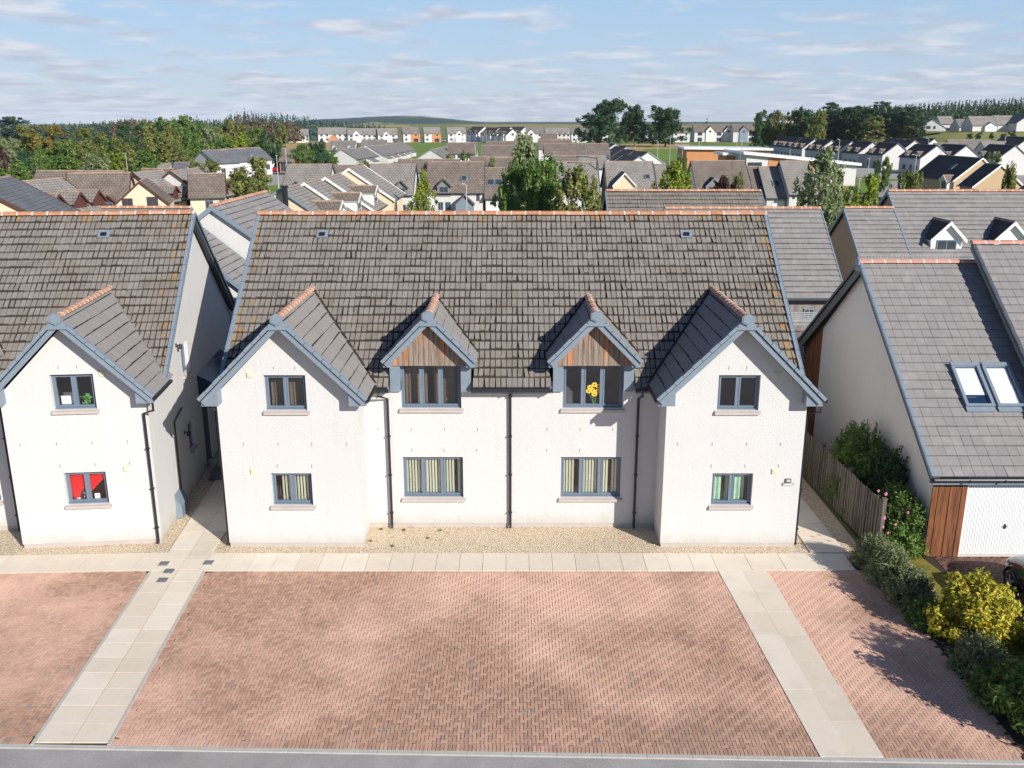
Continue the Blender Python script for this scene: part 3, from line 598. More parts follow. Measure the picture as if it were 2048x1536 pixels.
        if c > 0 and not left:
            sf = MB(); bx, by, bz = c + .06, 1.49, 3.95; hs = [(0, .60), (-.13, .52), (.12, .55), (-.06, .42), (.08, .38), (.0, .30), (.16, .44), (-.17, .40)]
            for (dx, h) in hs:
                sf.tube([(bx + dx * .15, by + .14, bz - .0), (bx + dx * .6, by + .14, bz + h * .5), (bx + dx, by + .135, bz + h)], .007, 5, 1)
                for k in range(10):
                    a = k * .6283; e1 = Vector((bx + dx + math.cos(a) * .085, by + .125, bz + h + math.sin(a) * .072)); sf.tube([(bx + dx + math.cos(a) * .022, by + .125, bz + h + math.sin(a) * .022), e1], .022, 4, 0)
                sf.tube([(bx + dx, by + .12, bz + h), (bx + dx, by + .14, bz + h)], .02, 8, 2)
            sf.build('sunflower_bunch', ['yellow', 'green', 'moss'], t)
    if not left:
        # door-number plate and name plate on the right wing
        p = MB(); p.box(7.95, 8.12, -.035, .0, 2.06, 2.17); p.box(7.88, 8.20, -.03, .0, 1.96, 2.035); s_ = p.build('number_plate', 'trim_dark', t)
        p = MB(); p.box(7.965, 8.105, -.04, -.035, 2.072, 2.158); p.build('wooden_face', 'plate', s_)
        p = MB(); p.box(7.893, 8.187, -.035, -.03, 1.972, 2.023); p.build('name_face', 'white', s_)
        for txt, x, z, sz, mt in (('88', 8.035, 2.09, .085, 'black'), ('8', 7.92, 1.982, .03, 'black')):
            pass
        def text(body, x, z, size, mt):
            cu = bpy.data.curves.new('lettering', 'FONT'); cu.body = body; cu.size = size; cu.align_x = 'CENTER'; cu.extrude = .001
            tmp = bpy.data.objects.new('lettering', cu); col.objects.link(tmp); dg = bpy.context.evaluated_depsgraph_get(); me = bpy.data.meshes.new_from_object(tmp.evaluated_get(dg)); bpy.data.objects.remove(tmp)
            o = bpy.data.objects.new('lettering', me); col.objects.link(o); me.materials.append(M[mt]); o.parent = s_; o.location = (x, -.043 if size > .05 else -.038, z); o.rotation_euler = (R(90), 0, 0)
        text('88', 8.035, 2.085, .095, 'white')
    return t
# ---------------------------------------------------------------- ordinary gabled houses
def wrap_slab(mb, fm_pts, thick, m=0, uvs=None):
    """roof slope as a slab: 4 points (eave a, eave b, ridge b, ridge a), uv in metres on top"""
    a, b, c, d = [Vector(p) for p in fm_pts]; n = (b - a).cross(d - a).normalized()
    if n.z < 0: n = -n
    lu = (b - a).length; lv = (d - a).length
    dn = -n * thick
    top = [a, b, c, d]; uv = [(0, 0), (lu, 0), (lu, lv), (0, lv)]
    if (b - a).cross(d - a).z < 0: top = [a, d, c, b]; uv = [(0, 0), (0, lv), (lu, lv), (lu, 0)]
    mb.face(top, m, uv=uv); bot = [p + dn for p in top][::-1]; mb.face(bot, 1)
    for i in range(4):
        p, q = top[i], top[(i + 1) % 4]; mb.face([p, p + dn, q + dn, q], 1)
def house(label, e1, e2, zr, w, zb=0.0, pitch=0.72, wall='render', roof='rf_grey', trim='trim', ridge=True, tiles=None, over=0.25, cat='house', group=None,
          items=(), chim=None, name='house', gable_trim=None, ridge_mat=None, z0=None):
    e1, e2 = Vector((e1[0], e1[1], 0)), Vector((e2[0], e2[1], 0)); L_ = (e2 - e1).length; ang = math.atan2(e2.y - e1.y, e2.x - e1.x)
    ridge_mat = ridge_mat or ('terracotta' if tiles else 'ridge_far'); t = thing(name, label, cat, (e1.x, e1.y, zb), ang, group); h = zr - zb; he = h - pitch * w
    Mi = (Matrix.Translation((e1.x, e1.y, zb)) @ Matrix.Rotation(ang, 4, 'Z')).inverted()
    cl = Mi @ CP
    wb = MB(); a = over * .6
    wb.prism([(a, -w, 0), (a, w, 0), (a, w, he - .12), (a, 0, h - .12), (a, -w, he - .12)], (L_ - 2 * a, 0, 0)); wb.build('wall', wall, t)
    rb = MB(); eo = w + .3; ze = h - pitch * eo
    if tiles:
        for s, ul in ((-1, None), (1, None)):
            if s == 1 and tiles == 'front': 
                wrap_slab(rb, [(0, eo, ze), (L_, eo, ze), (L_, 0, h), (0, 0, h)], .08); continue
            sl = MB(); sk = {'keep': None}
            tile_slope(sl, (0, s * eo, ze), (1, 0, 0), (0, -s, pitch), L_, math.hypot(eo, eo * pitch), tw=.33 if tiles != 'moss' else .165, gap=(.001, .006) if tiles != 'moss' else (.004, .024), moss=.03 if tiles != 'moss' else .055)
            o = sl.build('roof', ['tile' if tiles == 'moss' else 'tile_slate', 'moss'], t)
        if rb.f: rb.build('roof', [roof, trim], t)
    else:
        for s in (-1, 1): wrap_slab(rb, [(0, s * eo, ze), (L_, s * eo, ze), (L_, 0, h), (0, 0, h)], .10)
        rb.build('roof', [roof, trim], t)
    if ridge:
        g = MB()
        if tiles: ridge_tiles(g, (0, 0, h + .01), (L_, 0, h + .01), .13, .45)
        else: g.prism([(0, -.10, h - .05), (0, .10, h - .05), (0, .05, h + .05), (0, -.05, h + .05)], (L_, 0, 0))
        g.build('ridge', [ridge_mat, 'mortar'] if tiles else ridge_mat, t)
    # verge trim on both gables
    for x, sgn in ((0, -1), (L_, 1)):
        v = MB()
        for s in (-1, 1):
            A = Vector((x, s * eo, ze)); B = Vector((x, 0, h)); v.par(A + Vector((0, 0, .06)), B - A, (sgn * .06, 0, 0), (0, 0, -.24))
        v.build('verge_trim', gable_trim or trim, t)
    def planepx(side, px, py):
        """pixel of the photograph -> (along, up) on that wall"""
        D = Mi.to_3x3() @ ray(px, py); O = cl
        if side in 'FB': s = -w if side == 'F' else w; k = (s - O.y) / D.y; p = O + D * k; return p.x, p.z
        s = 0 if side == 'L' else L_; k = (s - O.x) / D.x; p = O + D * k; return p.y, p.z
    def wbox(mb, side, u0, u1, z0, z1, d0, d1, m=0):
        if side == 'F': mb.box(u0, u1, -w - d1, -w - d0, z0, z1, m)
        elif side == 'B': mb.box(u0, u1, w + d0, w + d1, z0, z1, m)
        elif side == 'L': mb.box(a - d1, a - d0, u0, u1, z0, z1, m)
        else: mb.box(L_ - a + d0, L_ - a + d1, u0, u1, z0, z1, m)
    def put_window(side, u0, u1, z0, z1, fr='frame', par_=None, off=0.0, mull=True, name='window'):
        if u0 > u1: u0, u1 = u1, u0
        if z0 > z1: z0, z1 = z1, z0
        m = MB(); wbox(m, side, u0, u1, z0, z1, off, off + .05, 0); wn = None
        f = min(.08, (u1 - u0) * .12)
        o = m.build(name, fr, par_ or t); g = MB(); mid = (u0 + u1) / 2
        if mull: wbox(g, side, u0 + f, mid - f / 2, z0 + f, z1 - f, off + .05, off + .062); wbox(g, side, mid + f / 2, u1 - f, z0 + f, z1 - f, off + .05, off + .062)
        else: wbox(g, side, u0 + f, u1 - f, z0 + f, z1 - f, off + .05, off + .062)
        g.build('pane', 'pane', o); return o
    def gablet(c, hw, zeave, zbot, yf, pit=1.0, wallm='white', rm=None, wn=True, tm=None, low=False, side=-1, rdg='ridge_far', wins=()):
        """dormer or cross gable on the front (-y) or back slope"""
        za = zeave + pit * hw; yb = -(h - za) / pitch if side < 0 else (h - za) / pitch
        yf_ = -yf if side < 0 else yf; rm = rm or roof; tm = tm or trim
        if za > h - .05: yb = 0
        b = MB(); q = hw - .14; b.prism([(c - q, yf_, zbot), (c + q, yf_, zbot), (c + q, yf_, zeave + pit * .06), (c, yf_, za - .12), (c - q, yf_, zeave + pit * .06)], (0, yb - yf_, 0))
        dm = b.build('dormer' if not low else 'cross_gable', wallm, t)
        r2 = MB(); ov = .2 * (-1 if side < 0 else 1)
        for s in (-1, 1): wrap_slab(r2, [(c + s * hw, yf_ + ov, zeave), (c + s * hw, yb, zeave), (c, yb, za), (c, yf_ + ov, za)], .07)
        r2.build('dormer_roof', [rm, tm], dm)
        v = MB()
        for s in (-1, 1): A = Vector((c + s * hw, yf_ + ov, zeave)); B = Vector((c, yf_ + ov, za)); v.par(A + Vector((0, 0, .05)), B - A, (0, ov * .3, 0), (0, 0, -.2))
        v.build('verge_trim', tm, dm)
        if rdg: g = MB(); g.prism([(c - .1, yf_ + ov, za - .04), (c + .1, yf_ + ov, za - .04), (c, yf_ + ov, za + .08)], (0, yb - yf_ - ov, 0)); g.build('ridge', rdg, dm)
        for (a_, b_, c_, d_) in wins:
            m = MB(); m.box(c + a_, c + b_, yf_ - .05, yf_, c_, d_); o = m.build('window', 'brown_trim', dm); m = MB(); mm_ = (a_ + b_) / 2; m.box(c + a_ + .1, c + mm_ - .05, yf_ - .065, yf_ - .05, c_ + .05, d_ - .1); m.box(c + mm_ + .05, c + b_ - .1, yf_ - .065, yf_ - .05, c_ + .05, d_ - .1); m.build('pane', 'pane', o)
        if wn:
            sc = -1 if side < 0 else 1; wz0, wz1 = (zbot + .12, zeave + .02) if not low else (zeave - 1.05, zeave + .1); ww = hw * .55 if not low else min(.65, hw * .4)
            m = MB(); m.box(c - ww, c + ww, min(yf_, yf_ + sc * .05), max(yf_, yf_ + sc * .05), wz0, wz1); o = m.build('window', 'frame', dm)
            m = MB(); y0, y1 = yf_ + sc * .05, yf_ + sc * .062
            for (p, q2) in ((c - ww + .06, c - .03), (c + .03, c + ww - .06)): m.box(p, q2, min(y0, y1), max(y0, y1), wz0 + .06, wz1 - .06)
            m.name = 0; m.build('pane', 'pane', dm)
        return dm
    for it in items:
        k = it[0]
        if k == 'w': put_window(*it[1:])                       # ('w', side, u0, u1, z0, z1, frame)
        elif k == 'wp':                                          # window measured on the photograph
            side, x0, y0, x1, y1 = it[1:6]; p = planepx(side, x0, y1); q = planepx(side, x1, y0); put_window(side, p[0], q[0], p[1], q[1], *(it[6:7] or ('frame',)))
        elif k == 'g': gablet(*it[1:2], **it[2])
        elif k == 'gp':                                          # (px of apex, kwargs)
            u, _ = planepx('F', it[1], it[2]); gablet(u, **it[3])
        elif k == 'pp':                                          # coloured panel/door on wall from pixels
            side, x0, y0, x1, y1, mt, nm = it[1:8]; p = planepx(side, x0, y1); q = planepx(side, x1, y0); m = MB(); u0, u1 = sorted((p[0], q[0])); z0_, z1_ = sorted((p[1], q[1])); wbox(m, side, u0, u1, max(z0_, .02), z1_, .0, .06); m.build(nm, mt, t)
        elif k == 'p': side, u0, u1, z0_, z1_, mt, nm = it[1:8]; m = MB(); wbox(m, side, u0, u1, z0_, z1_, .0, .06); m.build(nm, mt, t)
        elif k == 'sky':                                         # skylight: u, s (fraction up slope), width, side
            u, fr, wd = it[1:4]; s = it[4] if len(it) > 4 else -1; y = s * eo * (1 - fr); z = h - pitch * abs(y); tv = Vector((0, -s, pitch)).normalized(); n = Vector((0, s * pitch, 1)).normalized()
            m = MB(); P = Vector((u, y, z)); m.par(P, (wd, 0, 0), tv * wd * 1.25, n * .10); o = m.build('skylight', 'trim', t)
            m = MB(); m.par(P + Vector((.08, 0, 0)) + tv * .08 + n * .10, (wd - .16, 0, 0), tv * (wd * 1.25 - .16), n * .015); m.build('pane', 'pane', o)
        elif k == 'vent': u, fr = it[1:3]; y = -eo * (1 - fr); m = MB(); m.box(u, u + .3, y - .15, y + .15, h + pitch * y - .1, h + pitch * y + .6); m.build('flue', 'black', t)
        elif k == 'lean':                                        # lower lean-to roof on the front or back
            u0, u1, dep, zt = it[1:5]; s = it[5] if len(it) > 5 else -1; m = MB(); wrap_slab(m, [(u0, s * (w + dep), zt - dep * .5), (u1, s * (w + dep), zt - dep * .5), (u1, s * w, zt), (u0, s * w, zt)], .08); m.build('lean_to_roof', [roof, trim], t)
            m = MB(); m.prism([(u0 + .1, s * w, 0), (u0 + .1, s * (w + dep - .2), 0), (u0 + .1, s * (w + dep - .2), zt - dep * .5 - .0), (u0 + .1, s * w, zt - .1)], (u1 - u0 - .2, 0, 0)); m.build('lean_to', it[6] if len(it) > 6 else wall, t)
    if name == 'house' and e1.y < 130 and not tiles and L_ > 4 and zb == 0:
        u_ = rnd.choice((.6, L_ - .6)); ae = MB(); ae.tube([(u_, .1, h - .1), (u_, .1, h + 1.3)], .022, 5); ae.tube([(u_ - .45, .1, h + 1.2), (u_ + .45, .1, h + 1.2)], .015, 4)
        for q_ in range(6): ae.tube([(u_ - .4 + q_ * .16, -.12, h + 1.2), (u_ - .4 + q_ * .16, .32, h + 1.2)], .01, 4)
        ae.build('aerial', 'greypost', t)
    g = MB(); g.tube([(0.05, -eo - .05, ze - .02), (L_ - .05, -eo - .05, ze - .02)], .07, 6); g.tube([(.05, eo + .05, ze - .02), (L_ - .05, eo + .05, ze - .02)], .07, 6); g.build('gutter', 'trim_dark', t)
    return t
def RW(px1, py1, px2, dist, w, label=None, dep=None, **k):
    """house with a ridge seen level: left end (px1,py1), right end px2, at a true distance"""
    p = at_y(px1, py1, dist + CAMY); q = at_y(px2, py1, dist + CAMY + k.pop('skew', 0)); return house(label, p, q, p.z, w, **k)
def GW(px, py, dist, w, ln, head, label, **k):
    """house seen gable-on: apex pixel, distance, half width, length, heading in degrees from straight away (positive = to the right)"""
    p = at_y(px, py, dist + CAMY); q = (p.x + math.sin(R(head)) * ln, p.y + math.cos(R(head)) * ln); return house(label, p, q, p.z, w, **k)
WINS2 = lambda L_, n=3, h1=(.9, 2.1), h2=(3.2, 4.3): [('w', 'F', L_ * (i + .5) / n - .5, L_ * (i + .5) / n + .5, a, b) for i in range(n) for a, b in (h1, h2)]
def build_background():
    # --- just behind the two blocks
    house('white house with grey tiled gable, seen over the gap between the two near blocks', (-13.35, 16.5), (-13.15, 25), 8.5, 4.2, tiles='slate', roof='rf_grey')
    house('low white extension with grey tiled slope, tucked before the gap house gable', (-14.75, 13.0), (-14.75, 16.35), 8.35, 3.9, tiles='slate', pitch=.82, roof='rf_grey', ridge=False)
    RW(1212, 382, 1521, 56, 4.3, 'house with mossy brown-grey tile roof, its ridge just above the main ridge at centre right', tiles='moss', roof='rf_grey')
    e = house('house with plain smooth slate-grey roof and grey board wall behind the right wing', (7.4, 20.2), (14.9, 20.2), 8.07, 4.4, tiles='slate', wall='grey_boards', pitch=.75,
              items=[('wp', 'F', 1606, 617, 1629, 640, 'trim')])
    house('large house with grey tiled roof and two white dormers behind the garage house', at_y(1776, 383, 27), (30, 27), 8.4, 5.2, tiles='slate', pitch=.75, wall='render_tan',
          items=[('gp', 1921, 500, dict(hw=.95, zeave=6.15, zbot=5.0, yf=3.6, wallm='white', tm='white', rm='rf_dark')), ('gp', 2052, 500, dict(hw=.95, zeave=6.15, zbot=5.0, yf=3.6, wallm='white', tm='white', rm='rf_dark'))])
    house('tan gabled end section with orange ridge left of the house with white dormers', (18.1, 25.9), (20.75, 25.9), 7.58, 4.1, tiles='slate', pitch=.75, wall='render_tan')
    # --- stepped terrace beyond the gap
    for i, (px, py, d) in enumerate(((560, 378, 72), (608, 366, 78), (650, 355, 84), (697, 337, 91))):
        its = []
        if i in (0, 1, 2): its = [('g', 3.2, dict(hw=1.3, zeave=5.3 + .2 * i, zbot=4.3, yf=3.9, pit=.5, wallm='white', rm='rf_brown', tm='white'))]
        GW(px, py, d, 4.1, (6.3, 6.3, 7.2, 8)[i], 1, ('nearest cream gabled house of the stepped terrace, with a black flue', 'second house of the stepped terrace, cream band under its white verge', 'third house of the stepped terrace, wide cream band under its verge', 'farthest and highest house of the stepped terrace')[i],
           wall='render_cream', roof='rf_grey', gable_trim='trim' if i == 0 else 'white', pitch=.68, items=its, group='stepped terrace beyond the gap', name='terraced_house')
    fl = at_y(569, 375, 46.5); m = MB(); m.tube([(fl.x, 46.5, 0), (fl.x, 46.5, fl.z)], .22, 10); m.tube([(fl.x, 46.5, fl.z), (fl.x, 46.5, fl.z + .15)], .3, 10); tag(m.build('flue', 'black'), 'tall black flue pipe in front of the nearest stepped terrace gable', 'flue')
    # --- brown-dormered flats on the left
    def RG(p1, p2, zr, w, label, **k):
        a = at_z(*p1, zr); b = at_z(*p2, zr); return house(label, a, b, zr, w, wall=k.pop('wall', 'render_cream'), trim=k.pop('trim', 'brown_trim'), name='block_of_flats', **k)
    dm = lambda u, z=4.6, hw=1.0: ('g', u, dict(hw=hw, zeave=z + .9, zbot=z - .8, yf=3.8, wallm='brown_trim', tm='brown_trim', wn=False))
    RW(-60, 367, 22, 62, 6.2, 'blue-grey roofed flats with three blue dormers at the far left edge', wall='render_cream', roof='rf_blue', trim='brown_trim', skew=9, name='block_of_flats', pitch=.6,
       items=[('g', u, dict(hw=.9, zeave=4.4, zbot=3.4, yf=5.2, wallm='brown_trim', tm='brown_trim', wn=False, rdg='trim')) for u in (1.3, 3.7, 6.2)])
    RG((9, 364.7), (124, 355.6), 7.2, 5.4, 'flats with sand-grey roof and a row of brown gabled dormers along the left', roof='rf_grey', pitch=.62, items=[dm(1.5, 4.3), dm(4.0, 4.3), dm(6.3, 4.3)])
    RW(73.5, 341, 249, 106, 5, 'long low brown-roofed block farthest back in the left group', wall='render_cream', roof='rf_brown', trim='brown_trim', name='block_of_flats')
    RW(135, 346, 261.5, 93, 5.2, skew=1.5, label='brown mossy-roofed flats with a wide cream gable and balcony facing the camera', wall='render_cream', roof='rf_brown', trim='brown_trim', name='block_of_flats', pitch=.66,
       items=[('gp', 287, 400, dict(hw=2.5, zeave=4.5, zbot=0, yf=6.6, pit=.87, wallm='render_cream', tm='brown_trim', low=True, wn=False, wins=[(-1.75, -.8, 3.6, 5.1), (.45, 1.45, 3.6, 5.2)])), ('gp', 213, 385, dict(hw=.75, zeave=4.6, zbot=3.5, yf=4.9, wallm='brown_trim', tm='brown_trim'))])
    RG((265, 345), (326, 340), 7.0, 3.8, 'flats with sand-grey roof and brown dormers, second block from the broad tree', roof='rf_grey', pitch=.72, items=[dm(1.4, 4.0, .7), dm(5.0, 4.0, .7), ('g', 3.2, dict(hw=1.0, zeave=4.4, zbot=1.5, yf=4.1, wallm='render', tm='brown_trim', low=True))])
    RG((340, 342), (396, 335.6), 7.0, 3.8, 'flats with white gable strip and brown dormers beside the broad tree', roof='rf_grey', pitch=.72, wall='render', items=[dm(1.4, 4.0, .7), dm(5.2, 4.0, .7), ('g', 3.4, dict(hw=1.0, zeave=4.4, zbot=1.5, yf=4.1, wallm='render', tm='brown_trim', low=True))])
    RW(376, 347, 450, 99, 3.0, 'short brown-roofed cream block touching the broad tree', skew=1.0, wall='render_cream', roof='rf_brown', trim='brown_trim', name='block_of_flats', pitch=.7, items=[('w', 'F', 1.6, 2.4, 3.2, 4.2), ('w', 'F', 3.0, 3.6, 3.2, 4.2), ('w', 'F', 1.6, 2.4, .9, 2.0)])
    RW(204, 416, 382, 47, 3.6, 'brown mossy roof just behind the left block ridge', wall='render_cream', roof='rf_brown', tiles='moss', name='house')
    RW(283, 337, 350, 112, 4.6, 'dark-ridged brown roof behind the sand-grey flats', wall='render_cream', roof='rf_brown', trim='brown_trim', name='block_of_flats')
    # --- middle row at about 120 m
    K = dict(trim='trim_dark')
    RW(575, 328, 665, 118, 4.6, 'plain grey-roofed house with a small dormer, left end of the middle row', roof='rf_grey', items=[('gp', 592, 380, dict(hw=1.1, zeave=4.0, zbot=3.2, yf=4.3, wallm='grey_boards'))], **K)
    RW(741, 328, 832, 120, 4.6, 'cream-white house with grey dormer window left of the slender green tree', roof='rf_grey',
       items=[('gp', 802, 380, dict(hw=.95, zeave=4.15, zbot=3.1, yf=4.68, wallm='grey_boards')), ('wp', 'F', 797, 409, 812, 421), ('pp', 'F', 780, 384, 788, 394, 'trim', 'cladding_panel'), ('pp', 'F', 779, 407, 786, 424, 'trim_dark', 'door'), ('lean', .3, 3.0, 1.6, 2.9)], **K)
    RW(856, 323.5, 970, 122, 4.7, 'white house with mossy brown roof, blue-grey porch and dormer at centre', roof='rf_brown',
       items=[('gp', 888, 378, dict(hw=.98, zeave=4.2, zbot=3.0, yf=4.78, wallm='grey_boards')), ('gp', 930.5, 410, dict(hw=1.25, zeave=2.15, zbot=0, yf=6.3, pit=.95, wallm='trim', low=True, wn=False)),
              ('wp', 'F', 876.6, 404, 886.3, 420), ('wp', 'F', 891, 404, 901.6, 420), ('wp', 'F', 953, 388, 959.6, 402), ('sky', 4.4, .38, .75)], **K)
    RW(970.5, 335.5, 1011, 121.5, 4.6, 'lower garage wing with two skylights beside the central white house', roof='rf_brown', items=[('pp', 'F', 972, 403, 997, 424, 'door_white', 'garage_door'), ('sky', .3, .42, .9), ('sky', 1.25, .42, .9)], **K)
    RW(1099, 323, 1195, 122, 4.7, 'grey-roofed house half hidden by the weeping birch', roof='rf_grey', items=[('gp', 1163, 380, dict(hw=1.0, zeave=4.1, zbot=3.0, yf=4.8, wallm='white')), ('sky', 3.2, .5, .6)], **K)
    RW(1209, 322.6, 1305, 122, 4.7, 'cream house with a pointed cross gable and white cottage window', roof='rf_grey', wall='render_cream',
       items=[('gp', 1247.7, 380, dict(hw=1.5, zeave=4.3, zbot=0, yf=5.0, pit=1.05, wallm='render_cream', tm='white', low=True, wn=False)), ('wp', 'F', 1241, 363, 1255.5, 377, 'white'), ('sky', 4.9, .42, .7)], **K)
    RW(1308, 328, 1332, 123, 4.4, 'low annexe at the right end of the cream house, behind a green tree', roof='rf_grey', wall='render_cream', **K)
    RW(1382, 321, 1490, 122, 4.7, 'mossy brown-roofed house with a grey gabled dormer behind the purple shrub', roof='rf_brown', items=[('gp', 1427, 380, dict(hw=1.05, zeave=4.2, zbot=3.0, yf=4.75, wallm='grey_boards', tm='trim', rm='rf_dark'))], **K)
    RW(1491, 332.6, 1516, 122, 4.6, 'narrow brown-roofed link with one skylight', roof='rf_brown', items=[('sky', 1.0, .3, .8)], **K)
    RW(1516.5, 333, 1556, 121, 4.7, 'grey-roofed garage link with a white garage door and skylight', roof='rf_grey', items=[('sky', 1.2, .36, .9), ('pp', 'F', 1543, 402, 1570, 424, 'door_white', 'garage_door')], **K)
    RW(1559, 321.8, 1618, 120, 5.0, 'white house with plain grey roof left of the tall birch on the right', roof='rf_grey', items=[('wp', 'F', 1584.5, 383, 1591, 398)], **K)
    # --- white trio left of centre
    for i, (px, py, d) in enumerate(((403.4, 300.6, 200), (442, 298, 208), (474, 296, 216))):
        GW(px, py, d, 4.0, 6.5, 36, ('white house with grey roof, leftmost of the trio before the wood', 'middle white house of the trio before the wood', 'rightmost white house of the trio before the wood, long eave')[i], roof='rf_blue', pitch=.62, name='house', group='white trio before the wood',
           items=[('w', 'F', 1.5, 2.6, 1.2, 2.4), ('w', 'F', 4.6, 5.7, 1.2, 2.4)])
    RW(350, 324, 378, 190, 4, 'small pale roof between trees beyond the left flats', roof='rf_blue')
    RW(318, 326, 342, 190, 4, 'tiny grey roof at the foot of the wood', roof='rf_grey')
    RW(10, 303, 58, 260, 8, 'brown-grey double roof among trees at far left', roof='rf_brown', pitch=.6); RW(200, 277, 222, 420, 6, 'two pale roofs peeping through the wood', roof='rf_grey')
    RW(522, 292.5, 543, 260, 3.5, 'small dark-roofed house right of the white trio', roof='rf_dark'); RW(522, 302, 562, 235, 4, 'terracotta-brown roofed bungalow with a white gable', roof='rf_brown', items=[('g', 2.7, dict(hw=1.8, zeave=2.3, zbot=0, yf=5, pit=.7, wallm='white', low=True, wn=False))])
    RW(564, 296.5, 594, 232, 4, 'brown-roofed house with orange timber walls and dark windows', roof='rf_brown', wall='orange_clad', items=[('w', 'F', .4, 1.6, .2, 2.4), ('w', 'F', 2.0, 3.0, .2, 2.4)])
    # --- grey gables stepping away (left of centre)
    Kpx = [(683, 298, 245, 3.9), (709, 296.6, 254, 3.6), (737, 292, 276, 4.2), (755, 291, 286, 3.9), (769, 289, 298, 3.9), (781, 287.3, 312, 3.9), (793, 286, 326, 3.9)]
    nm = ['nearest', 'second', 'third', 'fourth', 'fifth', 'sixth', 'farthest']
    for i, (px, py, d, w) in enumerate(Kpx):
        GW(px, py, d, w, 9, 10, nm[i] + ' white-gabled grey bungalow in the stepped row left of the green', roof='rf_mid', pitch=.6, name='bungalow', group='stepped bungalows left of the green', items=[('p', 'F', .4, 2.2, 0, 2.0, 'orange_clad', 'porch_wall'), ('lean', 0, 5, 1.8, 2.3)])
    for i, (px, py, d) in enumerate(((862, 298.5, 243), (874, 296, 254), (888, 292.5, 275), (897, 289, 292))):
        GW(px, py, d, 3.8, 8, 10, nm[i] + ' white-gabled bungalow right of the green' if i < 3 else 'last white-gabled bungalow right of the green', roof='rf_mid', pitch=.6, name='bungalow', group='stepped bungalows right of the green')
    # --- dormered pair behind them
    for (a, b, y, lb) in ((661, 712, 281, 'dark grey roof with two white dormers, left one'), (724, 774, 279.3, 'dark grey roof with two white dormers, right one')):
        RW(a, y, b, 318, 4.2, lb, roof='rf_mid', items=[('g', 1.9, dict(hw=.9, zeave=3.5, zbot=2.6, yf=3.6, wallm='white')), ('g', 7.0, dict(hw=.9, zeave=3.5, zbot=2.6, yf=3.6, wallm='white'))])
    # --- brown-roofed bungalows, middle distance
    Lr = [(896, 955, 285, 262, 4.6, 'dark brown roof with orange boards below, beside the pale gables right of the green', 'rf_brown'), (972, 1040, 282, 290, 4.6, 'long brown roof behind the lamp post, third row back', 'rf_brown'),
          (964, 1027, 290.4, 225, 4.6, 'brown-roofed white bungalow with dark windows left of the weeping birch', 'rf_brown'), (1031, 1060, 270, 400, 4.4, 'short brown roof above the weeping birch', 'rf_brown'),
          (1082, 1114, 267, 400, 4.4, 'short high brown roof before the tan dormered house', 'rf_brown'), (1076, 1143, 279.6, 300, 4.4, 'long brown roof behind the white-walled bungalow right of the birch', 'rf_brown'),
          (1088, 1170, 287, 240, 4.6, 'brown-roofed white bungalow with a row of dark windows right of the birch', 'rf_brown'), (1171, 1217, 286.7, 243, 4.5, 'plain brown roof joined to the right of the white-walled bungalow', 'rf_brown'),
          (942, 1018, 313, 165, 3.6, 'low brown roof behind the central house ridge', 'rf_brown'), (974, 1029, 315.5, 155, 4.2, 'brown roof with small round bush on it, left of the birch', 'rf_brown'),
          (1103, 1156, 311, 165, 3.2, 'dark low roof just above the half-hidden grey house', 'rf_brown'), (1157, 1212, 311.2, 165, 3.2, 'pale grey low roof beside the dark low roof', 'rf_grey'),
          (797, 920, 318, 160, 3.2, 'long low brown roof between the stepped bungalows and the central house', 'rf_brown'), (665, 722, 330, 140, 3.4, 'brown roof behind the left stepped terrace', 'rf_brown')]
    for (a, b, y, d, w, lb, rm) in Lr:
        q = at_y(a, y, d + CAMY); L_ = (b - a) / FPX * d
        RW(a, y, b, d, w, lb, roof=rm, pitch=.58, name='bungalow', items=[('w', 'F', L_ * f - .7, L_ * f + .7, max(.5, q.z - w * .58 - 1.3), max(1.2, q.z - w * .58 - .45)) for f in (.18, .42, .66, .86)] if L_ > 6 else ())
    # --- low white gables right of the birch
    for i, (px, py, d, w) in enumerate(((1231.5, 287.4, 295, 4.2), (1253, 294, 258, 4.3), (1272, 300.3, 234, 4.0), (1297, 304, 220, 4.2), (1279, 313, 190, 3.4))):
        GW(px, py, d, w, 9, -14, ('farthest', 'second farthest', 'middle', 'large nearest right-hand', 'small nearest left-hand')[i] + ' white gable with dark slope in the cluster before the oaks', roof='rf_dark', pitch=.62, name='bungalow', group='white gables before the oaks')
    # --- far row of white houses
    fr = [(575, 617, 258, 'far white house with pointed porch, leftmost of the far row', 'rf_grey', 0, 1), (636, 694, 255, 'far white house with tan porch gable', 'rf_grey', 0, 2), (695, 753, 256.5, 'far grey-roofed house with a white cross gable beside the tan porch house', 'rf_grey', 0, 3), (754, 794, 256.5, 'far white house with one orange dormer and dark garage', 'rf_grey', 0, 4),
          (804, 837, 254.5, 'far white house with orange timber garage front and a red car', 'rf_mid', 0, 5), (846, 879, 254.3, 'far house with two orange dormers and a white car', 'rf_grey', 0, 5), (893, 930, 254.6, 'far house with orange dormer and white cross gable above grey garage', 'rf_grey', 0, 6),
          (1051, 1087, 254.4, 'far grey-roofed house with white cross gable left of the four tan dormers', 'rf_mid', 0, 3), (1090, 1140, 255, 'far long grey roof with four tan dormers', 'rf_grey', 0, 7), (1141, 1175, 254.6, 'far house partly behind the leftmost oak', 'rf_mid', 0, 1), (1182, 1215, 256, 'far house hidden low behind the leftmost oak', 'rf_mid', 0, 0), (1290, 1325, 256, 'far white house seen between the right-hand oaks', 'rf_mid', 0, 0), (1344, 1378, 253, 'far white flats just right of the oaks', 'rf_brown', 0, 0)]
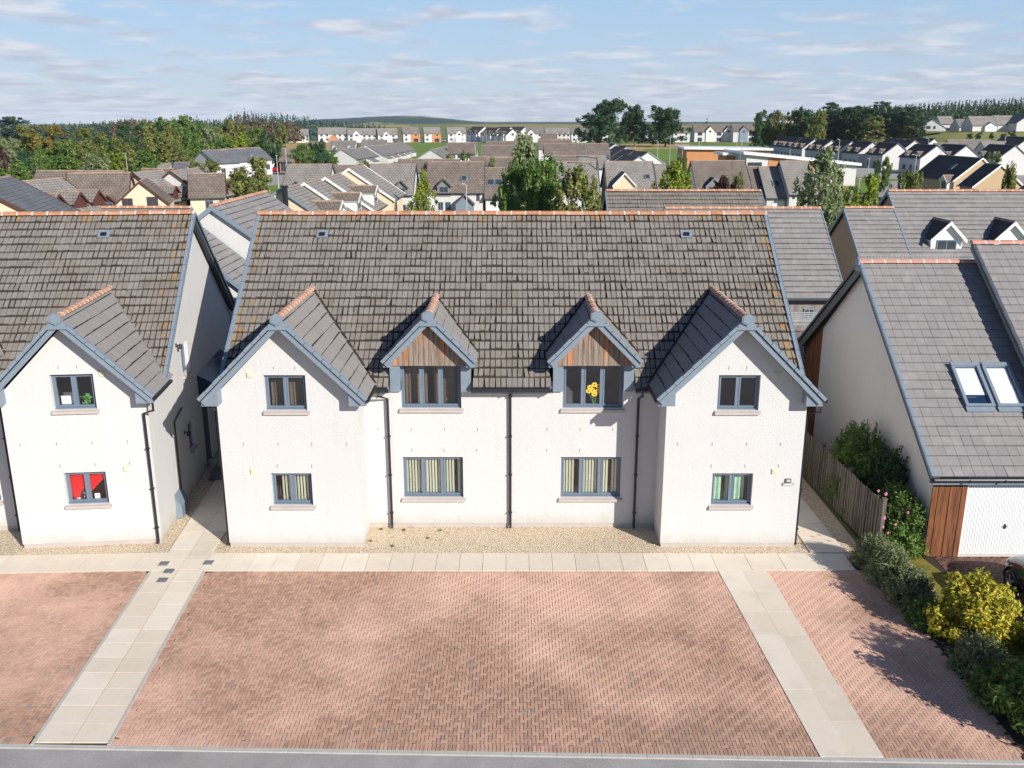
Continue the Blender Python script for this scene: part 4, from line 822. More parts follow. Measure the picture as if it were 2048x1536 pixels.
    for (a, b, y, lb, rm, sk, ty) in fr:
        d = 540; L_ = (b - a) / FPX * d; zr = at_y(a, y, d + CAMY).z; he = zr - .72 * 4.6; it = []
        for f in ((.12, .3, .55, .72, .88) if L_ > 12 else (.18, .75)):
            it += [('w', 'F', L_ * f - .6, L_ * f + .6, he - 1.5, he - .5), ('w', 'F', L_ * f - .6, L_ * f + .6, 1.0, 2.2)]
        gb = lambda f, hw, mt='white', low=True, wn=True, ze=None: ('g', L_ * f, dict(hw=hw, zeave=ze or he, zbot=0 if low else he, yf=4.9 if low else 4.3, wallm=mt, low=low, wn=wn))
        if ty == 1: it += [gb(.58, 2.6, 'white', True, False, 1.6)]
        if ty == 2: it += [gb(.5, 2.9, 'orange_clad', True, False, 1.7)]
        if ty == 3: it += [gb(.3, 2.2)]
        if ty == 4: it += [gb(.42, 1.8), gb(.85, 1.5, 'orange_clad', False), ('p', 'F', L_ * .72, L_ * .95, 0, 2.2, 'trim_dark', 'garage_door')]
        if ty == 5: it += [gb(.25, 1.1, 'orange_clad', False), gb(.75, 1.4, 'orange_clad', False), ('p', 'F', L_ * .45, L_ * .98, 0, he - .4, 'orange_clad', 'timber_front'), ('w', 'F', L_ * .6, L_ * .88, .1, 2.2)]
        if ty == 6: it += [gb(.28, 1.5, 'orange_clad', False), gb(.6, 1.8), ('p', 'F', L_ * .25, L_ * .5, 0, 2.3, 'steel', 'garage_door')]
        if ty == 7: it += [gb(.2, 1.1, 'render_tan', False), gb(.48, 1.4, 'render_tan', False), gb(.7, 1.4, 'render_tan', False), gb(.9, 1.1, 'white', False), ('p', 'F', L_ * .4, L_ * .85, 0, 2.4, 'render_tan', 'garage_front')]
        RW(a, y, b, d, 4.6, lb, roof=rm, skew=2 if b < 1024 else 0, items=it, group='far row of white houses')
    for i, (px, py, d, hd) in enumerate(((970, 253, 560, -35), (999, 255.4, 540, -35), (1022, 254, 575, -35), (1025.6, 258, 520, -35), (1051, 253.6, 570, -35))):
        GW(px, py, d, 4.6, 13, hd, ('leftmost dark-roofed white gable in the far cluster under the hill', 'second dark-roofed white gable in the far cluster', 'set-back dark-roofed gable in the middle of the far cluster', 'nearest white gable with three small windows in the far cluster', 'right-hand dark-roofed gable ending the far cluster')[i], roof='rf_dark', group='far gable cluster under the hill', trim='trim_dark',
           items=[('w', 'L', -.8, .8, 4.0, 5.2), ('w', 'L', -2.4, -.9, 1.0, 2.1), ('g', 3, dict(hw=1.5, zeave=4.6, zbot=0, yf=5.2, wallm='white', low=True, side=1)), ('g', 9, dict(hw=1.5, zeave=4.6, zbot=0, yf=5.2, wallm='white', low=True, side=1))])
    # small town end roofs left of the first far row
    RW(1386, 249.3, 1462, 555, 5.4, 'far two-storey flats with blue-grey cross gables and balconies right of the oaks', roof='rf_brown', trim='trim_dark', name='block_of_flats',
       items=[('g', f, dict(hw=2.5, zeave=6.3, zbot=0, yf=6.0, wallm='render_grey', low=True)) for f in (9, 19.5)] + [('w', 'F', u, u + 2.6, .2, 2.4) for u in (2, 13)] + [('w', 'F', u, u + 2.6, 3.5, 5.6) for u in (2, 13)])
    RW(1463, 248.4, 1514, 548, 5.4, 'far two-storey flats with dark balconies against the pine wood', roof='rf_brown', trim='trim_dark', name='block_of_flats', items=[('g', 6, dict(hw=2.5, zeave=6.3, zbot=0, yf=6.0, wallm='trim', low=True)), ('w', 'F', 9, 12, .2, 2.4), ('w', 'F', 9, 12, 3.5, 5.6)])
    # --- right-hand street: dark slopes, white gables
    Hr = [(1585, 274.6, 322), (1604.6, 275.6, 310), (1630, 277.8, 294), (1664, 280, 276), (1704.5, 282.4, 262), (1746.7, 283.5, 250), (1797, 286, 240), (1876, 290, 219), (1934.5, 290, 218), (2032, 290.5, 216)]
    on = ['farthest', 'second farthest', 'third farthest', 'fourth', 'fifth', 'sixth', 'seventh', 'eighth, behind two lamp posts,', 'ninth', 'tenth, cut by the right edge,']
    for i, (px, py, d) in enumerate(Hr):
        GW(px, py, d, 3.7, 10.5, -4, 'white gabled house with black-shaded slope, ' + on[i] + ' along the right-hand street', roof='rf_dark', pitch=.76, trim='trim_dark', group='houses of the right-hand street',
           items=[('g', 2.4, dict(hw=1.0, zeave=4.4, zbot=3.3, yf=3.4, pit=.7, wallm='white', side=1, wn=False, rm='rf_brown')), ('g', 7.8, dict(hw=1.0, zeave=4.4, zbot=3.3, yf=3.4, pit=.7, wallm='white', side=1, wn=False, rm='rf_brown')),
                  ('w', 'B', 1.2, 2.6, .8, 2.0), ('p', 'B', 3.8, 5.0, 0, 2.1, 'trim_dark', 'door'), ('w', 'B', 6.8, 8.4, .8, 2.0)])
    for i, (px, py, d) in enumerate(((1810, 277.5, 300), (1831, 280, 285), (1870, 276.7, 305))):
        GW(px, py, d, 3.6, 11, -6, ('left', 'middle', 'right')[i] + ' small dark roof of three peeping over the right-hand street', roof='rf_dark', pitch=.76, trim='trim_dark', group='roofs over the right-hand street')
    RW(1868, 286, 1921, 245, 4.2, 'brown roof crossing behind the eighth street house', roof='rf_brown', wall='render'); RW(1894, 279.2, 1981, 290, 5, 'long purple-grey roof below the grass bank', roof='rf_mid'); RW(1962, 282.6, 2018, 262, 4.4, 'grey roof with pale left gable below the bank', roof='rf_grey')
    GW(2060, 274, 255, 4.2, 12, -6, 'dark-roofed house cut off at the right edge below the bank', roof='rf_dark')
    for i, (px, py, d, w) in enumerate(((1966, 316, 134, 3.7), (2004, 329, 112, 3.0), (2135, 345, 98, 4.0))):
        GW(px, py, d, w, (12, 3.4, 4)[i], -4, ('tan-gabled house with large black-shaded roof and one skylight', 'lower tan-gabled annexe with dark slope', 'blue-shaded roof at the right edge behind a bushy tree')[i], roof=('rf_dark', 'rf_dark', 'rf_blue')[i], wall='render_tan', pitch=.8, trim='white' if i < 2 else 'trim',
           items=[('sky', 4.0, .45, .9, 1), ('g', 1.6, dict(hw=1.1, zeave=3.8, zbot=2.6, yf=4.4, pit=.7, wallm='white', side=1, wn=True, rm='rf_brown'))] if i == 0 else ())
    # --- hilltop houses, upper right (standing on the bank)
    Z = 7.6
    GW(1866, 239, 400, 5.4, 10, 18, 'hilltop white bungalow with three dark windows, left end', roof='rf_mid', zb=Z, pitch=.62, items=[('w', 'L', .5, 2.2, .9, 2.2), ('w', 'L', -1.4, -.5, .9, 2.2)])
    RW(1874, 232.5, 1903, 425, 4.5, 'hilltop grey roof with a red ridge behind the left bungalow', roof='rf_grey', zb=Z); RW(1911, 238.4, 1931, 415, 4.4, 'small hilltop roof between two larger ones', roof='rf_mid', zb=Z)
    RW(1936, 232.4, 1986, 400, 5, 'long hilltop roof with a solar panel and small white gable', roof='rf_grey', zb=Z, items=[('g', 7, dict(hw=2.3, zeave=2.2, zbot=0, yf=6.2, pit=.62, wallm='white', low=True, wn=False)), ('p', 'F', 5, 9, 2.9, 3.0, 'solar', 'solar_panel')])
    RW(1986.3, 231, 2040, 402, 5, 'hilltop grey roof next to the solar panel house', roof='rf_grey', zb=Z); GW(2062, 227, 390, 5, 12, 0, 'hilltop white-blue gable at the right edge', roof='rf_mid', zb=Z)
    # --- school
    def fascia_block(name, label, x0, x1, y0, y1, zl, zr_, wallm, its=()):
        t = thing(name, label, 'school building', (x0, y0, 0)); L_ = x1 - x0; D = y1 - y0
        m = MB(); m.prism([(0, 0, 0), (L_, 0, 0), (L_, 0, zr_ - .5), (0, 0, zl - .5)], (0, D, 0)); m.build('wall', wallm, t)
        m = MB(); m.prism([(-.8, -.9, zl - .5), (L_ + .6, -.9, zr_ - .5), (L_ + .6, -.9, zr_), (-.8, -.9, zl)], (0, D + 1.2, 0)); m.build('roof', 'white', t)
        for (a, b, c, d_, mt, nm2) in its:
            m = MB(); m.box(a, b, -.06, -.003, c, d_); m.build(nm2, mt, t)
        return t
    p = at_y(1374, 294, 205); q = at_y(1540, 296, 205)
    fascia_block('school_building', 'long low school block with orange timber front under a white flat roof', p.x, q.x, 205, 218, p.z, p.z - .3, 'orange_clad', [(6.5, 9.8, .1, 2.5, 'pane', 'glazed_doors'), (1.2, 2.2, 1.2, 2.2, 'pane', 'window'), (10.2, 14.5, .05, 3.0, 'white', 'white_panel')])
    p = at_y(1452, 305, 165); q = at_y(1514, 309, 165)
    fascia_block('school_entrance', 'school entrance with brown boards under a white canopy roof', p.x, q.x, 165, 172, p.z, q.z, 'orange_clad', [(3.0, 4.0, .05, 3.2, 'trim_dark', 'door')])
    p = at_y(1494, 303, 156); q = at_y(1714, 326, 156)
    fascia_block('school_hall', 'school hall with a long sloping white roof edge and blue-white end wall', p.x, q.x, 156, 172, p.z, q.z, 'render', [(.3, 3.0, 2.9, 4.4, 'pane', 'window'), (4.2, 7.5, .05, 5.2, 'orange_clad', 'timber_panel'), (7.6, 14, 2.6, 4.6, 'orange_clad', 'timber_panel')])
    a = at_z(1640, 352, 0); b = at_z(1758, 356, 0); m = MB(); m.par((a.x, a.y, 0), (b.x - a.x, b.y - a.y, 0), (0, .3, 0), (0, 0, 2.0)); tag(m.build('boundary_wall', 'render'), 'long low white wall beside the green on the right', 'wall')
# ---------------------------------------------------------------- ground
def sheet(name, pts, z, mat, kind='structure'):
    m = MB(); P = [Vector((p[0], p[1], z)) for p in pts]; n = sum(((P[i] - P[0]).cross(P[(i + 1) % len(P)] - P[0]) for i in range(len(P))), Vector())
    if n.z < 0: P.reverse()
    m.face(P); return tag(m.build(name, mat), kind=kind)
def ground_mats():
    m, t, b = new_mat('grass_and_gardens'); b.inputs['Roughness'].default_value = 0.95; b.inputs['Specular IOR Level'].default_value = 0.1
    tcn = nd(t, 'ShaderNodeTexCoord'); n = nd(t, 'ShaderNodeTexNoise', Scale=0.02, Detail=8.0, Roughness=0.65); t.links.new(tcn.outputs['Object'], n.inputs['Vector'])
    r = ramp(t, n.outputs[0], [(0.35, (0.11, 0.17, 0.045)), (0.5, (0.16, 0.20, 0.06)), (0.62, (0.26, 0.24, 0.10)), (0.75, (0.12, 0.18, 0.05))]); t.links.new(r.outputs[0], b.inputs['Base Color']); M['ground'] = m
    def grass(name, a, c, sc=30.0):
        m, t, b = new_mat(name); b.inputs['Roughness'].default_value = 0.95; b.inputs['Specular IOR Level'].default_value = 0.1
        tcn = nd(t, 'ShaderNodeTexCoord'); n = nd(t, 'ShaderNodeTexNoise', Scale=sc, Detail=6.0, Roughness=0.7); t.links.new(tcn.outputs['Object'], n.inputs['Vector'])
        n2 = nd(t, 'ShaderNodeTexNoise', Scale=sc * .06, Detail=4.0); t.links.new(tcn.outputs['Object'], n2.inputs['Vector'])
        ad = nd(t, 'ShaderNodeMath', _operation='MULTIPLY_ADD'); t.links.new(n.outputs[0], ad.inputs[0]); ad.inputs[1].default_value = .5; 
        hf = nd(t, 'ShaderNodeMath', _operation='MULTIPLY'); t.links.new(n2.outputs[0], hf.inputs[0]); hf.inputs[1].default_value = .5; t.links.new(hf.outputs[0], ad.inputs[2])
        r = ramp(t, ad.outputs[0], [(0.35, a), (0.65, c)]); t.links.new(r.outputs[0], b.inputs['Base Color'])
        bp = nd(t, 'ShaderNodeBump', Strength=0.8, Distance=0.04); t.links.new(n.outputs[0], bp.inputs['Height']); t.links.new(bp.outputs[0], b.inputs['Normal']); M[name] = m
    grass('lawn_near', (0.14, 0.15, 0.03), (0.34, 0.28, 0.07)); grass('lawn_far', (0.13, 0.21, 0.04), (0.20, 0.28, 0.07), 1.2); grass('straw_field', (0.36, 0.26, 0.10), (0.52, 0.38, 0.18), 0.8); grass('bank_grass', (0.15, 0.19, 0.05), (0.34, 0.33, 0.12), 0.6)
    # asphalt
    m, t, b = new_mat('asphalt'); b.inputs['Roughness'].default_value = 0.9; b.inputs['Specular IOR Level'].default_value = 0.2
    tcn = nd(t, 'ShaderNodeTexCoord'); n = nd(t, 'ShaderNodeTexNoise', Scale=70.0, Detail=4.0, Roughness=0.8); t.links.new(tcn.outputs['Object'], n.inputs['Vector'])
    n2 = nd(t, 'ShaderNodeTexNoise', Scale=1.1, Detail=5.0); t.links.new(tcn.outputs['Object'], n2.inputs['Vector'])
    ad = nd(t, 'ShaderNodeMath', _operation='MULTIPLY_ADD'); t.links.new(n2.outputs[0], ad.inputs[0]); ad.inputs[1].default_value = .35; t.links.new(n.outputs[0], ad.inputs[2])
    r = ramp(t, ad.outputs[0], [(0.45, (0.22, 0.205, 0.20)), (0.68, (0.36, 0.34, 0.325)), (0.9, (0.52, 0.50, 0.48))]); t.links.new(r.outputs[0], b.inputs['Base Color'])
    bp = nd(t, 'ShaderNodeBump', Strength=0.5, Distance=0.01); t.links.new(n.outputs[0], bp.inputs['Height']); t.links.new(bp.outputs[0], b.inputs['Normal']); M['asphalt'] = m
    # gravel
    def gravel(name, cs):
        m, t, b = new_mat(name); b.inputs['Roughness'].default_value = 0.9; b.inputs['Specular IOR Level'].default_value = 0.2
        tcn = nd(t, 'ShaderNodeTexCoord'); v = nd(t, 'ShaderNodeTexVoronoi', Scale=26.0); t.links.new(tcn.outputs['Object'], v.inputs['Vector'])
        sp = nd(t, 'ShaderNodeSeparateColor'); t.links.new(v.outputs['Color'], sp.inputs[0])
        r = ramp(t, sp.outputs[0], cs); 
        r2 = ramp(t, v.outputs['Distance'], [(0.0, (1, 1, 1)), (0.45, (.9, .9, .9)), (0.75, (0.5, 0.44, 0.36))])
        mm = nd(t, 'ShaderNodeMix', _data_type='RGBA', _blend_type='MULTIPLY'); mm.inputs['Factor'].default_value = 1; t.links.new(r.outputs[0], mm.inputs['A']); t.links.new(r2.outputs[0], mm.inputs['B']); t.links.new(mm.outputs['Result'], b.inputs['Base Color'])
        iv = nd(t, 'ShaderNodeMath', _operation='SUBTRACT'); iv.inputs[0].default_value = 1; t.links.new(v.outputs['Distance'], iv.inputs[1])
        bp = nd(t, 'ShaderNodeBump', Strength=1.0, Distance=0.03); t.links.new(iv.outputs[0], bp.inputs['Height']); t.links.new(bp.outputs[0], b.inputs['Normal']); M[name] = m
    gravel('gravel', [(0.0, (0.66, 0.50, 0.34)), (0.3, (0.88, 0.71, 0.50)), (0.7, (0.93, 0.79, 0.60)), (1.0, (0.92, 0.84, 0.72))])
    M['brick'] = island_mat('red_brown_pavers', [(0.0, (0.39, 0.24, 0.175)), (0.3, (0.46, 0.285, 0.205)), (0.65, (0.52, 0.32, 0.23)), (0.985, (0.58, 0.365, 0.265)), (0.99, (0.33, 0.27, 0.235)), (1.0, (0.35, 0.28, 0.24))],
        big=[(0.17, 0.45, 0.60, (0.86, 0.56, 0.43), 0.8), (0.30, 0.54, 0.70, (0.29, 0.19, 0.13), 0.5)], speck=[(14.0, 0.035, (0.55, 0.50, 0.45))], bump=0.08, bscale=160, rough=0.9)
    M['brick_dark'] = island_mat('dark_brown_pavers', [(0.0, (0.12, 0.07, 0.055)), (1.0, (0.22, 0.13, 0.10))], bump=0.3)
    M['bedding'] = plain('dark_joint_sand', (0.045, 0.030, 0.022), 0.95, noise=0.4, scale=9)
    M['slab'] = island_mat('pale_paving_slabs', [(0.0, (0.70, 0.61, 0.49)), (0.5, (0.76, 0.67, 0.545)), (1.0, (0.80, 0.72, 0.60))], big=[(1.3, 0.5, 0.75, (0.60, 0.53, 0.43), 0.5), (3.2, 0.56, 0.75, (0.84, 0.77, 0.67), 0.6)], bump=0.25, rough=0.9)
ROADY = lambda x: -9.0 - 0.0242 * (x + 10.4)
PLx = lambda y: -9.72 - 0.055 * (y + 9.0)        # left path, left edge
PRx = lambda y: -8.22 - 0.062 * (y + 9.0)        # left path, right edge
QLx = lambda y: 6.14 - 0.043 * (y + 9.38)        # right path, left edge
QRx = lambda y: 7.40 - 0.030 * (y + 9.38)
LSy = lambda x: -1.52 + 0.042 * (x + 10.0)       # near edge of the footpath before the left block
def pavers(name, inside, x0, x1, y0, y1, mat='brick', edges=()):
    V, Q = [], []; g = .0058; W = .0815
    def brick(xa, xb, ya, yb, rot=None):
        j = [rnd.uniform(-.0012, .0012) for _ in range(4)]; zt = rnd.uniform(-.002, .001) + (.0035 if rot else 0); k = len(V); b_ = -.010
        c = [(xa + g + j[0], ya + g), (xb - g, ya + g + j[1]), (xb - g + j[2], yb - g), (xa + g, yb - g + j[3])]
        if rot: c = [rot(*p) for p in c]
        tl = [rnd.uniform(-.0015, .0015) for _ in range(4)]
        for (p, dz) in zip(c, tl): V.append((p[0], p[1], zt + dz))
        for p in c: V.append((p[0], p[1], b_))
        Q.extend([(k, k + 1, k + 2, k + 3), (k, k + 4, k + 5, k + 1), (k + 1, k + 5, k + 6, k + 2), (k + 2, k + 6, k + 7, k + 3), (k + 3, k + 7, k + 4, k)])
    i0, i1, j0, j1 = int(x0 / W) - 1, int(x1 / W) + 2, int(y0 / W) - 1, int(y1 / W) + 2
    for j in range(j0, j1):
        for i in range(i0, i1):
            q = (i - j) % 4
            if q == 0:
                if inside((i + 1) * W, (j + .5) * W): brick(i * W, (i + 2) * W, j * W, (j + 1) * W)
            elif q == 3:
                if inside((i + .5) * W, (j + 1) * W): brick(i * W, (i + 1) * W, j * W, (j + 2) * W)
    for (p, q, dep) in edges:       # soldier course along an edge, bricks lying across it
        p, q = Vector((*p, 0)), Vector((*q, 0)); t_ = (q - p).normalized(); s_ = Vector((-t_.y, t_.x, 0)); n = int((q - p).length / .1)
        rt = lambda a, b, p=p, t_=t_, s_=s_: ((p + t_ * a + s_ * b).x, (p + t_ * a + s_ * b).y)
        for k in range(int(n / .815)): brick(k * .0815, (k + 1) * .0815, 0, dep, rt)
    return tag(np_mesh(name, np.array(V), np.array(Q), [mat]), kind='structure')
def slab_strip(name, fn, nu, nv, z=0.012, gap=.010):
    """fn(u,v)->(x,y); slabs as separate raised blocks in one sheet"""
    m = MB()
    for i in range(nu):
        for j in range(nv):
            e = .004; a, b, c, d = [Vector((*fn((i + p) / nu, (j + q) / nv), 0)) for p, q in ((0, 0), (1, 0), (1, 1), (0, 1))]
            cen = (a + b + c + d) / 4; zz_ = z + rnd.uniform(-.002, .002); P = [p_ + (cen - p_).normalized() * gap for p_ in (a, b, c, d)]
            if (P[1] - P[0]).cross(P[3] - P[0]).z < 0: P.reverse()
            m.prism([Vector((p_.x, p_.y, zz_)) for p_ in P], (0, 0, -.04))
    return tag(m.build(name, 'slab'), kind='structure')
def build_ground():
    ground_mats()
    n = 96; m = MB(); c = m.add((0, 300, -.06)); ring = [m.add((math.cos(6.2832 * k / n) * 2900, 300 + math.sin(6.2832 * k / n) * 2900, -.06)) for k in range(n)]
    for k in range(n): m.f.append([c, ring[k], ring[(k + 1) % n]]); m.m.append(0)
    tag(m.build('ground', 'ground'), kind='structure')
    sheet('paving_bed', [(-24, ROADY(-24)), (10.3, ROADY(10.3)), (10.3, -1.3), (9.6, -.5), (-10.1, -.45), (-24, -.98)], -.013, 'bedding')
    sheet('gravel', [(-24, -2.6), (-9.4, -1.2), (10.35, -1.2), (10.35, 14), (-24, 14)], -.020, 'gravel')
    sheet('road', [(-40, ROADY(-40) - .13), (40, ROADY(40) - .13), (40, -30), (-40, -30)], -.018, 'asphalt')
    k = MB()
    for i in range(-26, 22):
        xa, xb = i * .9, i * .9 + .894; a = Vector((xa, ROADY(xa), 0)); b = Vector((xb, ROADY(xb), 0)); k.par(a - Vector((0, .125, .03)), b - a, (0, .115, 0), (0, 0, .036))
    tag(k.build('kerb', 'concrete'), kind='structure')
    yn = lambda x: ROADY(x) + .16
    pavers('car_park_pavers_left', lambda x, y: x < PLx(y) - .16 and y > yn(x) and y < LSy(x) + .04, -17.5, -9.2, -9.2, -1.2, edges=[((-17.5, ROADY(-17.5) + .01), (-9.74, ROADY(-9.7) + .01), .2), ((PLx(-8.75) - .02, -8.75), (PLx(-1.6) - .02, -1.6), .2)])
    pavers('car_park_pavers', lambda x, y: x > PRx(y) + .16 and x < QLx(y) + .06 and y > yn(x) and y < -1.62, -8.9, 6.4, -9.6, -1.5, edges=[((-8.22, ROADY(-8.2) + .01), (6.2, ROADY(6.2) + .01), .2), ((PRx(-1.7) + .01, -1.7), (PRx(-8.8) + .01, -8.8), .2), ((-8.4, -1.77), (5.8, -1.77), .2)])
    pavers('car_park_pavers_right', lambda x, y: x > QRx(y) - .06 and x < 10.25 and y > yn(x) and y < -1.48, 7.1, 10.3, -9.6, -1.5, edges=[((7.36, ROADY(7.36) + .01), (10.2, ROADY(10.2) + .01), .2)])
    # footpaths
    ny = 12; y0, y1 = -8.98, -1.55
    slab_strip('footpath_left', lambda u, v: (PLx(y0 + (y1 - y0) * v) * (1 - u) + PRx(y0 + (y1 - y0) * v) * u, y0 + (y1 - y0) * v), 2, ny)
    e = MB()
    for fx in (lambda y: PLx(y) - .065, lambda y: PRx(y) + .002):
        for j in range(10): a, b = -9.05 + j * .75, -9.05 + j * .75 + .745; e.par((fx(a), a, -.03), (fx(b) - fx(a), b - a, 0), (.06, 0, 0), (0, 0, .048))
    tag(e.build('edging_kerb', 'concrete'), kind='structure')
    slab_strip('footpath_between_blocks', lambda u, v: ((-10.02 - .10 * v * 6) * (1 - u) + (-8.80 - .02 * v) * u, -1.5 + 9.5 * v), 2, 15)
    slab_strip('footpath_front_left', lambda u, v: (-20 + 10.05 * u, LSy(-20 + 10.05 * u) + 1.12 * v), 13, 1)
    slab_strip('footpath_front', lambda u, v: (-8.80 + 14.6 * u, -1.55 + 1.1 * v), 22, 1)
    slab_strip('footpath_right', lambda u, v: (QLx(-9.42 + 7.9 * v) * (1 - u) + QRx(-9.42 + 7.9 * v) * u, -9.42 + 7.9 * v + .0), 2, 7, gap=.003)
    slab_strip('footpath_corner', lambda u, v: (5.8 + 3.9 * u, -1.5 + 1.05 * v - .02), 4, 1)
    slab_strip('footpath_right_passage', lambda u, v: (8.75 + (1.05 - .2 * v) * u + .05 * v, -.4 + 9 * v), 1, 9)
    # covers
    for i, (px, py) in enumerate(((328, 1128), (338, 1143), (325, 1161), (417, 1126))):
        p = at_z(px, py, 0); c2 = MB(); c2.box(-.13, .13, -.13, .13, .0, .022, 0); c2.box(-.105, .105, -.105, .105, .022, .026, 1); o = c2.build('inspection_cover', ['cover', 'cover']); o.location = (p.x, p.y, 0); tag(o, ('grey square cover in the path, farthest of the three left of the junction', 'grey square cover in the path, middle of the three', 'grey square cover in the path, nearest of the three', 'grey square cover in the path below the corner of the middle block')[i], 'cover', 'inspection covers in the path')
    # right side: planting strip, lawn, drive
    sheet('planting_bed', [(10.12, -9.6), (12.4, -9.9), (11.6, -.6), (9.85, -.6), (9.6, -1.3), (10.12, -2.4)], -.006, 'bedding')
    sheet('lawn', [(10.9, -9.8), (12.5, -10), (12.35, -4.2), (12.15, -2.1), (11.9, -.7), (10.8, -.5), (10.7, -2.4)], -.002, 'lawn_near')
    sheet('drive_bed', [(12.1, -2.1), (11.95, -.62), (22, -.62), (22, -12), (12.3, -12), (12.3, -4)], -.014, 'bedding')
    pavers('drive_pavers', lambda x, y: y < -.66 and (x > 12.2 + .03 * (-y)), 12.0, 16.8, -6.2, -.6, mat='brick_dark')
    sheet('garden', [(10.5, -.6), (12.1, -.6), (12.1, 14), (10.4, 14)], -.004, 'bedding')
    # far lawns, fields and streets
    A = lambda *ps: [at_z(px, py, 0)[:2] for px, py in ps]
    sheet('green', A((790, 314), (975, 312), (965, 284.5), (775, 285.5)), -.03, 'lawn_far')
    sheet('stubble_field', A((1240, 306), (1420, 306), (1500, 287), (1225, 288)), -.035, 'straw_field')
    sheet('school_green', A((1262, 318), (1362, 322), (1352, 297), (1290, 298)), -.03, 'lawn_far'); sheet('far_green', A((1375, 296), (1560, 294), (1540, 286.5), (1380, 287.5)), -.03, 'lawn_far')
    sheet('street_green', A((1690, 384), (1880, 378), (1850, 346), (1755, 344)), -.03, 'lawn_far'); sheet('green_by_terrace', A((535, 400), (580, 405), (575, 340), (545, 345)), -.03, 'lawn_far')
    sheet('street', A((530, 372), (585, 366), (590, 322), (560, 322)), -.026, 'asphalt'); sheet('street', A((1755, 395), (1830, 395), (1800, 362), (1770, 362)), -.026, 'asphalt')
    sheet('street', A((1690, 352), (2048, 372), (2048, 346), (1690, 338)), -.027, 'asphalt'); sheet('street', A((620, 285.2), (960, 284.6), (960, 281.5), (620, 281.5)), -.024, 'asphalt')
    sheet('rough_grass', A((560, 300), (665, 300), (690, 283), (560, 283)), -.03, 'straw_field')
    for i, (a, b, y0_, y1_) in enumerate(((560, 830, 253.5, 250.6), (900, 1180, 252.6, 250.4), (620, 760, 258, 255), (1160, 1500, 255, 252))): sheet('far_field', A((a, y0_), (b, y0_), (b - 20, y1_), (a + 30, y1_)), -.03, 'straw_field')
    # rising ground, upper right
    nx, ny_ = 60, 60; sm = lambda v: (lambda q: q * q * (3 - 2 * q))(max(0, min(1, v)))
    X = np.linspace(95, 520, nx); Y = np.linspace(222, 820, ny_); Vv = []
    for y in Y:
        for x in X: Vv.append((x, y, 7.6 * sm((y - 225) / 145) * sm((x - 140) / 50) + 9 * sm((y - 520) / 250) * sm((x - 235) / 120) - .2))
    Qq = [(j * nx + i, j * nx + i + 1, (j + 1) * nx + i + 1, (j + 1) * nx + i) for j in range(ny_ - 1) for i in range(nx - 1)]
    tag(np_mesh('hillside', np.array(Vv), np.array(Qq), ['bank_grass']), kind='structure')
    # distant hills
    m, t, b = new_mat('wooded_hill'); b.inputs['Roughness'].default_value = 1; b.inputs['Specular IOR Level'].default_value = 0
    tcn = nd(t, 'ShaderNodeTexCoord'); mp = nd(t, 'ShaderNodeMapping'); mp.inputs['Scale'].default_value = (1, .35, 6); t.links.new(tcn.outputs['Object'], mp.inputs['Vector'])
    nn = nd(t, 'ShaderNodeTexNoise', Scale=0.0035, Detail=8.0, Roughness=0.6); t.links.new(mp.outputs[0], nn.inputs['Vector'])
    r = ramp(t, nn.outputs[0], [(0.0, (0.022, 0.06, 0.055)), (0.52, (0.035, 0.085, 0.07)), (0.58, (0.05, 0.11, 0.08)), (0.60, (0.34, 0.29, 0.17)), (0.66, (0.42, 0.36, 0.22)), (0.68, (0.05, 0.10, 0.07))]); t.links.new(r.outputs[0], b.inputs['Base Color']); M['hill'] = m
    def hill(name, prof, d0, d1, mat='hill'):
        Vv, Qq = [], []; xs = np.linspace(prof[0][0], prof[-1][0], 90); r_ = random.Random(3)
        for i, px in enumerate(xs):
            py = np.interp(px, [p[0] for p in prof], [p[1] for p in prof]) + r_.uniform(-.25, .25)
            top = at_y(px, py, d1 + CAMY)
            for k in range(9):
                f = k / 8; d = d0 + (d1 - d0) * f; x = at_y(px, 250, d + CAMY).x; Vv.append((x, d + CAMY, -1 + (top.z + 1) * (f ** .8) + r_.uniform(-1, 1) * (0 if k in (0, 8) else 1)))
            Vv.append((top.x, d1 + CAMY + 500, -1))
        for i in range(len(xs) - 1):
            for k in range(9): a = i * 10 + k; Qq.append((a, a + 10, a + 11, a + 1))
        tag(np_mesh(name, np.array(Vv), np.array(Qq), [mat]), kind='structure')
    hill('hills', [(560, 247), (630, 239), (690, 236.5), (745, 233.5), (800, 231.5), (850, 232.5), (890, 236.5), (930, 241), (975, 245), (1040, 247), (1100, 250), (1180, 251)], 3000, 5200)
    hill('far_ridge', [(850, 250), (930, 247), (1000, 245.6), (1060, 247), (1140, 251), (1330, 251), (1390, 247), (1440, 246), (1500, 247), (1600, 249)], 3000, 6500)
